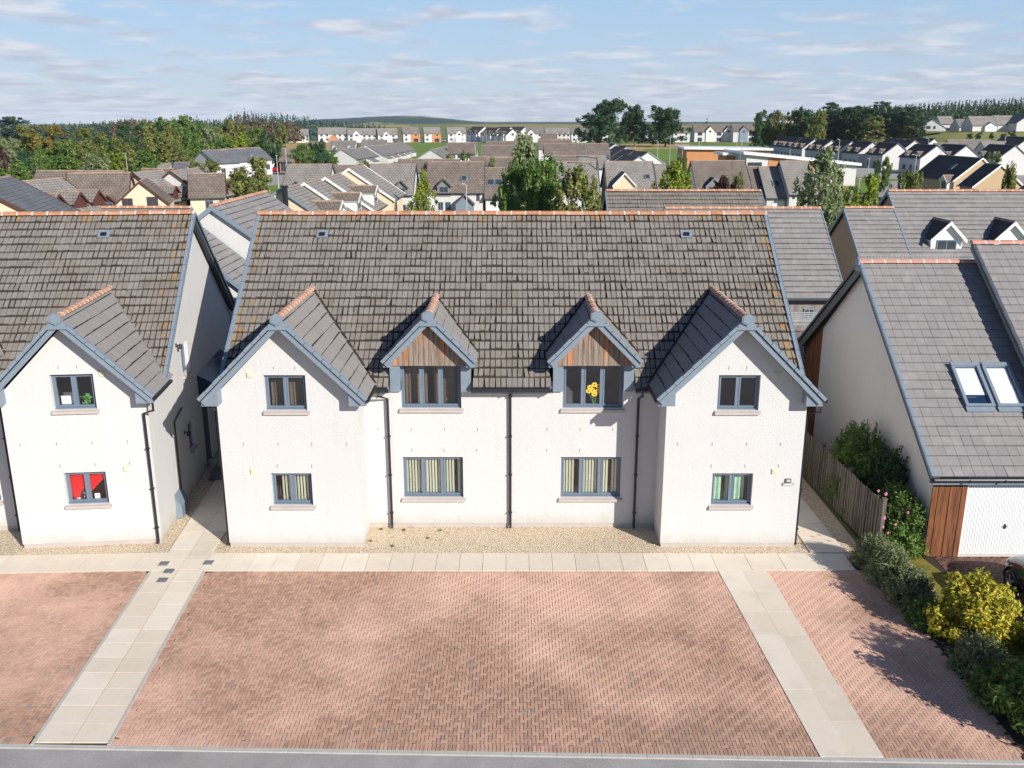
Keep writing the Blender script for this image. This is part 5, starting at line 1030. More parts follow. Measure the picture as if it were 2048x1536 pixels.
# ---------------------------------------------------------------- house with the garage, right
def build_right_house():
    t = thing('garage_house', 'pale grey house with a white garage door and two skylights at right', 'house', (12.0, -.65, 0)); O = Vector((12.0, -.65, 0))
    sl = .71; ey, ez = -1.0, 2.62; ry, rz = 6.0, 7.57
    fo = frame_mtx((0, 0, 0), (0, 1, 0), (-1, 0, 0)); wb = MB(); y = lambda v: v + .65
    wall_poly(wb, fo, [(0, 0), (12.3, 0), (12.3, 3.0), (y(6.0), 7.42), (0, 2.7)])
    wall_poly(wb, frame_mtx((0, 12.3, 0), (1, 0, 0), (0, 1, 0)), [(0, 0), (10, 0), (10, 3), (0, 3)])
    f = frame_mtx((0, 0, 0), (1, 0, 0), (0, -1, 0)); wall_poly(wb, f, [(0, 0), (10, 0), (10, 2.66), (0, 2.66)], [(.98, 3.55, .03, 2.27)], rev=.12)
    wb.build('wall', 'render_grey', t)
    # timber panel: vertical boards
    p = MB(); x = -.06
    for k in range(6):
        wd = .165; p.par((x + .008, -.05 - .015 * (k % 2), 0.03), (wd - .016, 0, 0), (0, .05, 0), (0, 0, 2.4)); x += wd
    for i in range(len(p.v)): p.col[i] = .55
    p.build('timber_panel', 'larch_brown', t)
    p = MB(); yy = 10.35
    while yy < 12.25: p.par((-.035, yy + .006, .0), (0, .15, 0), (.03, 0, 0), (0, 0, max(.5, min(5.9, 7.35 - .71 * abs(yy - 6.65) - .15)))); yy += .165
    for i in range(len(p.v)): p.col[i] = .55
    p.build('timber_cladding', 'larch_brown', t)
    # garage door
    g = MB(); x = 1.0
    while x < 3.5: g.par((x, .05, .05), (.064, 0, 0), (0, .05, 0), (0, 0, 2.2)); x += .076
    g.box(.98, 3.55, .085, .12, .03, 2.27); gd = g.build('garage_door', 'door_white', t)
    g = MB(); g.box(2.18, 2.24, .035, .07, .86, 1.0); g.tube([(2.14, .03, .93), (2.28, .03, .93)], .014, 6); g.build('handle', 'black', gd)
    g = MB(); g.box(.90, .98, -.012, .1, 0, 2.35); g.box(.98, 3.6, -.012, .1, 2.27, 2.35); g.build('door_frame', 'white', gd)
    g = MB(); g.box(-.2, 10, -.30, -.27, 2.36, 2.50); g.box(-.2, 10, -.27, 0, 2.36, 2.39); g.build('fascia', 'trim', t)
    gutter(t, [(-.25, -.42, 2.55), (4.7, -.42, 2.55)])
    # roofs
    V = Vector((0, ry - ey, rz - ez)); ul = 15.6 - 11.74; rf = MB()
    tile_slope(rf, (11.74 - O.x, ey - O.y, ez), (1, 0, 0), V, ul, V.length, tw=.30, gap=(.002, .010), moss=.012, gauge=.345); rf.build('roof', ['tile_slate', 'moss'], t)
    rb = MB(); rb.face([(-.26, y(12.2), 7.57 - .71 * 6.2), (10, y(12.2), 7.57 - .71 * 6.2), (10, y(6), 7.57), (-.26, y(6), 7.57)]); rb.build('back_roof', 'rf_mid', t)
    st = .62; r2 = MB(); tile_slope(r2, (15.45 - O.x, ey - .1 - O.y, ez - .07 + st), (1, 0, 0), V, 6.0, V.length + .1, tw=.30, gap=(.002, .010), moss=.012); r2.build('upper_roof', ['tile_slate', 'moss'], t)
    w2 = MB(); w2.prism([(3.78, 0, 2.0), (3.78, y(6), 7.0), (3.78, y(6), 7.97), (3.78, 0, 3.15)], (6, 0, 0)); w2.build('upper_wall', 'render', t)
    g = MB(); ridge_tiles(g, (-.3, y(6), rz + .01), (3.6, y(6), rz + .01), .13, .45); g.build('ridge', ['terra_pink', 'mortar'], t)
    g = MB(); ridge_tiles(g, (3.4, y(6), rz + st + .03), (9.4, y(6), rz + st + .03), .13, .45); g.build('ridge', ['terra_pink', 'mortar'], t)
    barge(t, (-.26, y(ey) - .03, ez), (-.26, y(ry), rz), (-1, 0, 0), over=.22, mats=('trim', 'trim_dark')); barge(t, (-.26, y(12.2), rz - .71 * 6.2), (-.26, y(ry), rz), (-1, 0, 0), over=.22, depth=.28, mats=('trim_dark', 'trim_dark'))
    barge(t, (3.45, y(ey) - .1, ez + st - .07), (3.45, y(ry), rz + st), (-1, 0, 0), over=.26, mats=('trim_dark', 'trim'))
    finial(t, (-.32, y(6), rz + .05), (-1, 0, 0))
    # bird spikes on the ridge
    s = MB(); x = -.2
    while x < 3.4: s.tube([(x, y(6), rz + .1), (x + rnd.uniform(-.03, .03), y(6) + rnd.uniform(-.04, .04), rz + .26)], .004, 4); x += .05
    s.build('ridge_spikes', 'mortar', t)
    # skylights
    n = Vector((0, -sl, 1)).normalized(); tv = Vector((0, 1, sl)).normalized()
    for i, x0 in enumerate((1.38, 2.32)):
        P = Vector((x0, y(.95), ez + sl * (.95 - ey))); wd, ln = .86, 1.66; s = MB()
        s.par(P + n * .03, (wd, 0, 0), tv * .09, n * .11); s.par(P + tv * (ln - .13) + n * .03, (wd, 0, 0), tv * .13, n * .13)
        s.par(P + tv * .09 + n * .03, (.09, 0, 0), tv * (ln - .22), n * .11); s.par(P + tv * .09 + Vector((wd - .09, 0, 0)) + n * .03, (.09, 0, 0), tv * (ln - .22), n * .11)
        s.par(P - tv * .16 + n * .055, (wd, 0, 0), tv * .16, n * .012); o = s.build('skylight', 'trim', t)
        s = MB(); q = P + tv * .09 + Vector((.09, 0, 0)) + n * .10; s.face([q, q + Vector((wd - .18, 0, 0)), q + Vector((wd - .18, 0, 0)) + tv * (ln - .22), q + tv * (ln - .22)]); s.build('pane', 'glass', o)
        s = MB(); lo = .38 if i == 0 else 0.02; q2 = q - n * .05 + tv * lo; s.par(q2 + Vector((.02, 0, 0)), (wd - .24 - .0, 0, 0), tv * (ln - .26 - lo), n * .01); s.build('roller_blind', 'white', o)
        s = MB(); q3 = q - n * .062; s.par(q3, (wd - .18, 0, 0), tv * (ln - .22), n * .004); s.build('blue_room', 'solar', o)
def build_garden_fence():
    t = thing('timber_fence', 'old grey-brown board fence along the right passage', 'fence', (10.68, -.45, 0)); a = Vector((0, 0, 0)); b = Vector((-.45, 9.5, 0)); d = (b - a).normalized(); L_ = (b - a).length; nrm = Vector((-d.y, d.x, 0)); p = MB(); x = 0
    while x < L_:
        h = 1.66 + rnd.uniform(-.02, .02) + .0 * x; q = a + d * (x + .004) + nrm * rnd.uniform(0, .012) + (nrm * .02 if int(x / .1) % 2 else Vector()); p.par(q, d * .088, nrm * .02, Vector((0, 0, h)) + d * rnd.uniform(-.008, .008)); x += .094
    for i in range(len(p.v)): p.col[i] = rnd.uniform(.2, .6)
    p.build('board_panel', 'fence', t)
    for k in range(5):
        q = a + d * (k * 2.35); m = MB(); m.box(q.x - .02, q.x + .09, q.y - .06, q.y + .05, 0, 1.72); o = m.build('post', 'fence', t)
        m = MB(); m.box(q.x - .03, q.x + .10, q.y - .07, q.y + .06, 1.72, 1.75); m.build('post_cap', 'fence', o)
    for z in (.3, 1.3): m = MB(); m.par(a + Vector((.03, 0, z)), d * L_, (.04, 0, 0), (0, 0, .08)); m.build('rail', 'fence', t)
def small_things():
    # angular grey bin boxes by the left block
    a = R(5.7)
    t = thing('storage_box', 'grey house-shaped plastic box against the left block gable', 'storage box', (-10.98, 1.98, 0), a)
    m = MB(); m.prism([(.02, 0, .0), (.50, 0, .0), (.50, 0, .42), (.30, 0, .74), (.02, 0, .60)], (0, .75, 0)); m.build('body', 'trim', t)
    m = MB(); m.prism([(.0, -.02, .612), (.305, -.02, .755), (.53, -.02, .415), (.53, -.02, .44), (.31, -.02, .79), (.0, -.02, .64)], (0, .79, 0)); m.build('lid', 'trim', t)
    def pot(label, x, y, r, h, mat):
        m = MB(); m.lathe((0, 0, 0), [(r * .7, 0), (r, h), (r * 1.08, h), (r * 1.08, h + .03), (r * .9, h + .03), (r * .85, h - .04)], 14); o = m.build('plant_pot', mat); o.location = (x, y, 0); tag(o, label, 'pot')
    p = at_z(428, 938, 0); pot('pale green pot on the gravel at the passage end', p.x, p.y, .17, .32, 'steel')
    p = at_z(435, 962, 0); m = MB(); m.prism([(-.3, -.25, 0), (.3, -.25, 0), (.22, -.2, .3), (-.18, -.2, .34)], (0, .5, 0)); o = m.build('covered_bag', 'trim_dark'); o.location = (p.x - .05, p.y + .3, 0); tag(o, 'dark slumped bag beside the passage slabs', 'bag')
    # bench in front of the grey board wall
    p = at_y(1600, 668, 14.0); t = thing('garden_bench', 'pale blue slatted bench by the grey board wall behind the right wing', 'bench', (p.x - .3, 14.3, 2.2)); t.location.z = 0
    h0 = p.z - .1
    dk = MB(); dk.box(-.6, 2.0, -.6, .9, 0, h0 - .02); tag(dk.build('raised_deck', 'grey_boards', None), 'raised timber deck carrying the pale bench', 'deck').location = (p.x - .3, 14.3, 0)
    t.location = (p.x - .3, 14.3, h0)
    for (n_, y_, z_, rr) in (('seat', 0, .42, 0), ('backrest', .4, .5, 1)):
        m = MB()
        for k in range(5):
            if rr: m.box(0, 1.2, y_ + .01 * k, y_ + .01 * k + .02, z_ + k * .09, z_ + k * .09 + .06)
            else: m.box(0, 1.2, y_ + k * .085, y_ + k * .085 + .06, z_, z_ + .02)
        m.build(n_, 'steel', t)
    for x in (0.04, 1.12):
        for y_ in (0.02, .38): m = MB(); m.box(x, x + .05, y_, y_ + .05, 0, .42); m.build('leg', 'black', t)
    # lamp posts
    lp = bpy.data.objects
    def lamp(px, py, h, mat, arm, label):
        r = ray(px, py); d = (CAMH - h) / (-r.z / r.y); x = r.x / r.y * d; t = thing('lamp_post', label, 'lamp post', (x, d + CAMY, 0), 0, 'street lamp posts')
        m = MB(); m.tube([(0, 0, 0), (0, 0, h)], .10, 8, r2=.06); m.build('post', mat, t)
        m = MB(); m.tube([(0, 0, 0), (0, 0, 1.1)], .13, 8); m.build('base', mat, t)
        if arm: m = MB(); m.tube([(0, 0, h - .1), (arm * .8, 0, h + .1), (arm * 1.4, 0, h + .12)], .05, 6); m.build('arm', mat, t)
        m = MB(); ax = arm * 1.4; m.prism([(ax - .2, -.12, h + .02), (ax + .2, -.12, h + .02), (ax + .16, -.12, h + .12), (ax - .16, -.12, h + .12)], (0, .24, 0)); m.build('lamp_head', mat, t)
    lamps = [(251, 307, 6, 'wood edge far left', 0), (553, 312, 6, 'before the orange timber house', 0), (571, 298, 8, 'left end of the middle row', 0), (950, 291, 7, 'right of the green, before the dark brown roof', 0), (972, 262, 8, 'by the far gable cluster', 0), (932.5, 369, 5, 'in front of the central porch', -.3),
             (1270, 286, 6, 'over the white gables before the oaks', 0), (1316, 284, 7, 'on the school green', 0), (1341, 273, 8, 'right of the oaks', 0), (1398.5, 284, 7, 'before the timber school front', 0), (1365, 296, 6, 'at the school left corner', 0), (1475, 267, 8, 'by the far balconied flats', 0), (1484, 282, 8, 'before the school entrance', 0),
             (1679.6, 279, 8, 'behind the right birch', -.3), (1858, 277, 8, 'tall one before the eighth street house', -.4), (1833, 310, 6, 'shorter one left of the tall one', -.5), (2011, 275, 8, 'before the last street house', 0), (1739, 317, 5, 'by the white boundary wall', 0), (1719.6, 358, 5, 'before the yellow-green tree', 0), (1958, 352, 5, 'behind the mossy ridge at far right', -.4), (503, 311, 6, 'before the white trio', 0)]
    for (px, py, h, wh, arm) in lamps: lamp(px, py, h, 'greypost', arm, 'slim silver lamp post ' + wh)
    lamp(1194, 315, 7.6, 'black', -1.8, 'black lamp post with a slanting arm left of the cream house')
    # birds
    for i, (px, py) in enumerate(((675, 192), (612, 207), (596, 205), (611, 222), (628, 201))):
        p = at_y(px, py, 260); m = MB(); s = (1.0, .6, .55, .45, .5)[i]; m.tube([(-.18 * s, 0, 0), (.2 * s, 0, .02)], .05 * s, 6, r2=.02); b = m.build('bird', 'black'); b.location = p
        for q in (-1, 1): m = MB(); m.prism([(-.06 * s, 0, 0), (.08 * s, 0, 0), (.02 * s, q * .45 * s, .16 * s)], (0, 0, .015)); m.build('wing', 'black', b)
        tag(b, ('largest dark bird in the sky above the left houses', 'small bird below and left of the largest', 'leftmost tiny bird in the sky', 'lowest tiny bird in the sky', 'small bird between the largest and the leftmost pair')[i], 'bird', 'birds in the sky')
def build_cars():
    def car(name, label, loc, rz, paint, det=True):
        t = thing(name, label, 'car', loc, rz)
        # stations along +y (front at +y): y, half width, sill z, shoulder z, top z (bonnet/boot)
        st = [(2.12, .50, .38, .52, .62), (2.06, .72, .28, .62, .74), (1.85, .84, .22, .72, .86), (1.4, .89, .2, .80, .95), (.9, .90, .2, .86, 1.02), (.2, .90, .2, .90, 1.06), (-.8, .90, .2, .92, 1.08), (-1.5, .89, .2, .92, 1.08), (-1.95, .84, .24, .88, 1.04), (-2.15, .70, .34, .80, .94)]
        m = MB(); rings = []
        for (y, hw, zs, zh, zt) in st:
            sec = [(-hw * .86, zs), (-hw * .98, zs + .12), (-hw, (zs + zh) / 2), (-hw * .97, zh), (-hw * .80, zt - .02), (-hw * .4, zt + .02), (0, zt + .03)]
            sec = sec + [(-x, z) for x, z in sec[-2::-1]]; rings.append([m.add((x, y, z)) for x, z in sec])
        k = len(rings[0])
        for i in range(len(rings) - 1):
            for j in range(k): m.f.append([rings[i][j], rings[i + 1][j], rings[i + 1][(j + 1) % k], rings[i][(j + 1) % k]]); m.m.append(0)
        m.f.append(rings[0]); m.m.append(0); m.f.append(rings[-1][::-1]); m.m.append(0)
        b = m.build('body', paint, t, True); sb = b.modifiers.new('s', 'SUBSURF'); sb.levels = sb.render_levels = 2 if det else 1
        m = MB(); cab = [(.95, .74, 1.0, 1.03), (.35, .68, 1.02, 1.42), (-.2, .67, 1.03, 1.50), (-1.0, .67, 1.03, 1.49), (-1.6, .66, 1.03, 1.40), (-1.98, .70, 1.0, 1.06)]; rings = []
        for (y, hw, z0, z1) in cab:
            sec = [(-hw * 1.14, z0), (-hw * 1.02, (z0 + z1) / 2), (-hw * .86, z1), (0, z1 + .03)]; sec += [(-x, z) for x, z in sec[-2::-1]]; rings.append([m.add((x, y, z)) for x, z in sec])
        k = len(rings[0])
        for i in range(len(rings) - 1):
            for j in range(k - 1):
                m.f.append([rings[i][j], rings[i + 1][j], rings[i + 1][j + 1], rings[i][j + 1]]); m.m.append(1 if (j in (2, 3) and 1 <= i <= 3) else 0)
        c = m.build('windows', ['pane', paint], t, True)
        for (x, y) in ((-.82, 1.32), (.82, 1.32), (-.82, -1.32), (.82, -1.32)):
            sx = -1 if x < 0 else 1; m = MB(frame_mtx((x, y, .33), (0, 1, 0), (sx, 0, 0)))
            pr = [(.20, -.10), (.31, -.10), (.33, -.06), (.33, .06), (.31, .10), (.21, .10)]; nseg = 24
            rs = [[m.add((r_ * math.cos(6.2832 * q / nseg), dd, r_ * math.sin(6.2832 * q / nseg))) for q in range(nseg)] for r_, dd in pr]
            for i in range(len(rs) - 1):
                for q in range(nseg): m.f.append([rs[i][q], rs[i][(q + 1) % nseg], rs[i + 1][(q + 1) % nseg], rs[i + 1][q]]); m.m.append(0)
            w_ = m.build('wheel', 'black', t, True)
            m = MB(frame_mtx((x, y, .33), (0, 1, 0), (sx, 0, 0)))
            for q in range(5):
                a0 = q * 1.2566; c0 = (math.cos(a0), math.sin(a0)); s0 = (-c0[1], c0[0]); P = lambda r_, s_: (c0[0] * r_ + s0[0] * s_, .085, c0[1] * r_ + s0[1] * s_); m.prism([P(.03, -.035), P(.205, -.03), P(.205, .03), P(.03, .035)], (0, .02, 0))
            m.prism([(.05 * math.cos(q), .08, .05 * math.sin(q)) for q in [k2 * .785 for k2 in range(8)]], (0, .03, 0))
            ro = [m.add((.215 * math.cos(6.2832 * q / nseg), .10, .215 * math.sin(6.2832 * q / nseg))) for q in range(nseg)]; ri = [m.add((.19 * math.cos(6.2832 * q / nseg), .09, .19 * math.sin(6.2832 * q / nseg))) for q in range(nseg)]
            for q in range(nseg): m.f.append([ro[q], ro[(q + 1) % nseg], ri[(q + 1) % nseg], ri[q]]); m.m.append(0)
            m.build('rim', 'steel', w_)
            m = MB(frame_mtx((x, y, .33), (0, 1, 0), (sx, 0, 0))); pts = [(math.cos(math.pi * q / 10 - .05) * .40, .045, math.sin(math.pi * q / 10) * .40) for q in range(11)]; m.tube(pts, .045, 6); m.build('wheel_arch', 'black', t, True)
        if det:
            for sx in (-1, 1):
                m = MB(); m.prism([(sx * .56, 2.02, .60), (sx * .80, 1.84, .62), (sx * .82, 1.70, .74), (sx * .60, 1.93, .72)], (0, .05, .02)); m.build('headlight', 'white', t)
                m = MB(); m.box(min(sx * .88, sx * 1.05), max(sx * .88, sx * 1.05), .55, .68, .98, 1.10); m.build('wing_mirror', paint, t)
            m = MB(); m.box(-.26, .26, 2.12, 2.15, .40, .51); m.build('blank_plate', 'white', t)
        return t
    m, t, b = new_mat('black_car_paint'); b.inputs['Base Color'].default_value = (.012, .013, .016, 1); b.inputs['Roughness'].default_value = .12; b.inputs['Coat Weight'].default_value = 1.0; M['paint_black'] = m
    car('parked_car', 'black car parked nose-in before the white garage door', (14.22, -4.12, 0), 0, 'paint_black')
    far = [(556, 344, 'red', 'small red car parked at the end of the street left of the middle row', 1.4), (818, 283.5, 'red', 'far red car before the orange timber garage', 1.5), (852, 283.4, 'white', 'far white car before the two orange dormers', 1.5), (867, 283.6, 'red', 'second far red car right of the white one', 1.5), (884, 283.4, 'steel', 'far silver car at the end of the far row', 1.4), (1860, 353, 'paint_black', 'dark car at the foot of the tall lamp post', 1.5)]
    for (px, py, mt, lb, rz) in far:
        p = at_z(px, py, 0); car('parked_car', lb, (p.x, p.y, 0), rz, mt, False)
# ---------------------------------------------------------------- foliage
def leaf_mat(name, stops, trans=0.25, obj_hue=True):
    m, t, b = new_mat(name); b.inputs['Roughness'].default_value = 0.6; b.inputs['Specular IOR Level'].default_value = 0.25
    g = nd(t, 'ShaderNodeNewGeometry'); tcn = nd(t, 'ShaderNodeTexCoord'); n = nd(t, 'ShaderNodeTexNoise', Scale=5.0, Detail=3.0); t.links.new(tcn.outputs['Object'], n.inputs['Vector'])
    a = nd(t, 'ShaderNodeMath', _operation='MULTIPLY_ADD'); t.links.new(g.outputs['Random Per Island'], a.inputs[0]); a.inputs[1].default_value = .55; 
    hf = nd(t, 'ShaderNodeMath', _operation='MULTIPLY_ADD'); t.links.new(n.outputs[0], hf.inputs[0]); hf.inputs[1].default_value = 1.3; hf.inputs[2].default_value = -.42; t.links.new(hf.outputs[0], a.inputs[2])
    r = ramp(t, a.outputs[0], stops); c = r.outputs[0]
    t.links.new(c, b.inputs['Base Color'])
    o = t.nodes['Material Output']; tr = nd(t, 'ShaderNodeBsdfTranslucent'); t.links.new(c, tr.inputs[0]); mi = nd(t, 'ShaderNodeMixShader'); mi.inputs[0].default_value = trans
    t.links.new(b.outputs[0], mi.inputs[1]); t.links.new(tr.outputs[0], mi.inputs[2]); t.links.new(mi.outputs[0], o.inputs[0]); M[name] = m
def S3(a, b, c): return [(0.15, a), (0.5, b), (0.9, c)]
leaf_mat('lf_green', S3((0.061, 0.115, 0.027), (0.121, 0.216, 0.047), (0.230, 0.324, 0.081)))
leaf_mat('lf_olive', S3((0.081, 0.108, 0.027), (0.176, 0.209, 0.054), (0.324, 0.317, 0.101)))
leaf_mat('lf_dark', S3((0.024, 0.061, 0.030), (0.047, 0.108, 0.047), (0.095, 0.176, 0.068)))
leaf_mat('lf_lime', S3((0.10, 0.15, 0.02), (0.22, 0.29, 0.03), (0.36, 0.40, 0.05)))
leaf_mat('lf_autumn', S3((0.095, 0.115, 0.027), (0.203, 0.189, 0.047), (0.459, 0.284, 0.061)))
leaf_mat('lf_brown', S3((0.081, 0.074, 0.034), (0.162, 0.135, 0.054), (0.270, 0.209, 0.081)))
leaf_mat('lf_sage', S3((0.121, 0.162, 0.081), (0.230, 0.284, 0.135), (0.365, 0.405, 0.203)))
leaf_mat('lf_copper', S3((0.035, 0.015, 0.015), (0.07, 0.03, 0.03), (0.13, 0.07, 0.06)))
leaf_mat('lf_rust', S3((0.08, 0.06, 0.035), (0.145, 0.11, 0.065), (0.22, 0.17, 0.105)))
leaf_mat('lf_pine', S3((0.020, 0.047, 0.030), (0.041, 0.088, 0.047), (0.121, 0.162, 0.074)))
leaf_mat('lf_blue', S3((0.027, 0.061, 0.054), (0.054, 0.108, 0.088), (0.095, 0.162, 0.121)))
leaf_mat('lf_yellow', S3((0.13, 0.20, 0.03), (0.44, 0.42, 0.04), (0.78, 0.58, 0.09)))
leaf_mat('lf_lav', S3((0.11, 0.14, 0.06), (0.22, 0.26, 0.12), (0.38, 0.41, 0.22)))
M['bark'] = plain('brown_bark', (0.10, 0.075, 0.055), 0.9, noise=0.4, scale=6, bump=.4)
M['bark_pale'] = plain('pale_birch_bark', (0.42, 0.38, 0.33), 0.8, noise=0.35, scale=5)
def leaves_np(C, Nn, size, rs, aspect=.55):
    n = len(C); A = rs.normal(0, 1, (n, 3)); A -= (A * Nn).sum(1)[:, None] * Nn; A /= np.linalg.norm(A, axis=1)[:, None] + 1e-9; B = np.cross(Nn, A); s = (size * rs.uniform(.6, 1.4, n))[:, None]
    V = np.stack([C - A * s, C - B * s * aspect, C + A * s, C + B * s * aspect], 1).reshape(-1, 3); return V
def unit(v): return v / (np.linalg.norm(v, axis=1)[:, None] + 1e-9)
PROTO = {}
def proto(kind, seed):
    key = (kind, seed)
    if key in PROTO: return PROTO[key]
    rs = np.random.RandomState(seed * 17 + 5); rr = random.Random(seed * 31 + 1)
    cl = []; ls = .022; per = 60; th = .022; trunk_top = .55
    if kind in ('broad', 'oak'):
        nb = 9 if kind == 'broad' else 12     # big lobes, then clusters on each
        for b in range(nb):
            a = rs.uniform(0, 6.28); rad = rs.uniform(.05, .27); z = rs.uniform(.36, .80) if b else .82; c = np.array((math.cos(a) * rad, math.sin(a) * rad, z)); br = rs.uniform(.14, .22) * (1 if kind == 'broad' else .95)
            for k in range(11): d = unit(rs.normal(0, 1, (1, 3)))[0]; d[2] = d[2] * .8 + .15; cl.append((c + d * br * rs.uniform(.5, 1), rs.uniform(.045, .085)))
        for k in range(26 if kind == 'broad' else 46): a = rs.uniform(0, 6.28); q_ = rs.uniform(.1, .42); cl.append((np.array((math.cos(a) * q_, math.sin(a) * q_, rs.uniform(.10 if kind == 'oak' else .16, .46))), .065))
    elif kind == 'birch':
        for k in range(150):
            z = rs.uniform(.08, .98); R_ = .42 * math.sqrt(max(.02, 1 - ((z - .47) / .54) ** 2)) * (.72 + .28 * math.sin(z * 11 + seed * 2)); a = rs.uniform(0, 6.28); q = R_ * math.sqrt(rs.uniform(.05, 1)) * rs.uniform(.75, 1.15); cl.append((np.array((math.cos(a) * q, math.sin(a) * q, z)), (rs.uniform(.03, .055), rs.uniform(.05, .11))))
        ls = .019; per = 62; th = .014; trunk_top = .9
    elif kind == 'column':
        for k in range(90): z = rs.uniform(.08, .97); R_ = .38 * math.sin(min(1, (1.02 - z) * 2.2) * 1.57) * (.65 + .35 * math.sin(z * 9 + seed)); a = rs.uniform(0, 6.28); q = R_ * math.sqrt(rs.uniform(.1, 1)); cl.append((np.array((math.cos(a) * q, math.sin(a) * q, z)), rs.uniform(.035, .07)))
        ls = .019; th = .018; trunk_top = .8
    elif kind == 'pine':
        for k in range(46): z = rs.uniform(.48, .97); R_ = .42 * (1.15 - z) ** .5; a = rs.uniform(0, 6.28); q = R_ * math.sqrt(rs.uniform(.0, 1)); cl.append((np.array((math.cos(a) * q, math.sin(a) * q, z)), (rs.uniform(.06, .11), .03)))
        for k in range(6): a = rs.uniform(0, 6.28); cl.append((np.array((math.cos(a) * .3, math.sin(a) * .3, rs.uniform(.25, .5))), (.07, .025)))
        ls = .020; per = 75; th = .02; trunk_top = .9
    elif kind == 'bush':
        for k in range(70): d = unit(rs.normal(0, 1, (1, 3)))[0]; d[2] = abs(d[2]); q = rs.uniform(.5, 1); cl.append((np.array((d[0] * .42 * q, d[1] * .42 * q, .08 + d[2] * .8 * q)), rs.uniform(.06, .11)))
        ls = .024; per = 50; th = .01; trunk_top = .5
    Vs = []
    for c, r in cl:
        r = np.array((r, r, r)) if not isinstance(r, tuple) else np.array((r[0], r[0], r[1])); d = unit(rs.normal(0, 1, (per, 3))); rad = rs.uniform(.35, 1.12, (per, 1)); P = c + d * rad * r; Nn = unit(d * .8 + rs.normal(0, .55, (per, 3)) + np.array((0, 0, .35))); Vs.append(leaves_np(P, Nn, ls, rs))
    V = np.concatenate(Vs); r_ = np.hypot(V[:, 0], V[:, 1]); kx = .5 / np.percentile(r_, 96); V[:, :2] *= kx; kz = 1.0 / np.percentile(V[:, 2], 99.7); V[:, 2] *= kz; cl = [(c * np.array((kx, kx, kz)), r) for c, r in cl]; Q = np.arange(len(V)).reshape(-1, 4)
    crown = np_mesh('crown', V, Q, ['lf_green'], False)
    tm = MB(); tm.tube([(0, 0, -.01), (rr.uniform(-.01, .01), 0, trunk_top * .5), (rr.uniform(-.02, .02), rr.uniform(-.02, .02), trunk_top)], th, 7, r2=th * .35)
    for k in range(12):
        c, r = cl[rr.randrange(len(cl))]; z0 = min(trunk_top * .9, max(.12, c[2] * .62)); tm.tube([(0, 0, z0), (c[0] * .5, c[1] * .5, (z0 + c[2]) / 2 + .03), tuple(c)], th * .35, 5, r2=th * .1)
    to = tm.build('trunk', 'bark', None); tme = to.data; bpy.data.objects.remove(to)
    PROTO[key] = (crown, tme); return PROTO[key]
TCOUNT = [0]
def tree(label, kind, mat, px, top, wpx, dist, zb=0.0, bark='bark', group=None, name=None, cat='tree', seed=None, wx=None):
    p = at_y(px, top, dist + CAMY); dep = dist * math.cos(PITCH) + (CAMH - p.z) * math.sin(PITCH); w_ = wpx * dep / FPX; h = p.z - zb
    TCOUNT[0] += 1; seed = TCOUNT[0] % 4 if seed is None else seed
    cr, tk = proto(kind, seed)
    t = thing(name or {'pine': 'pine_tree', 'birch': 'birch_tree', 'bush': 'bush'}.get(kind, 'tree'), label, cat, (p.x, p.y, zb), rnd.uniform(0, 6.28), group)
    if kind == 'bush' : sz = h / .95
    else: sz = h
    for nm_, me, mt in (('crown', cr, mat), ('trunk', tk, bark)):
        o = bpy.data.objects.new(nm_, me); col.objects.link(o); o.parent = t; o.scale = (w_, w_, sz); o.material_slots[0].link = 'OBJECT'; o.material_slots[0].material = M[mt]
    return t
def ordn(i): return ('first', 'second', 'third', 'fourth', 'fifth', 'sixth', 'seventh', 'eighth', 'ninth', 'tenth', 'eleventh', 'twelfth', 'thirteenth', 'fourteenth', 'fifteenth', 'sixteenth', 'seventeenth', 'eighteenth', 'nineteenth', 'twentieth', 'twenty-first', 'twenty-second', 'twenty-third', 'twenty-fourth', 'twenty-fifth', 'twenty-sixth', 'twenty-seventh', 'twenty-eighth', 'twenty-ninth', 'thirtieth', 'thirty-first', 'thirty-second', 'thirty-third', 'thirty-fourth', 'thirty-fifth', 'thirty-sixth', 'thirty-seventh', 'thirty-eighth', 'thirty-ninth', 'fortieth')[i]
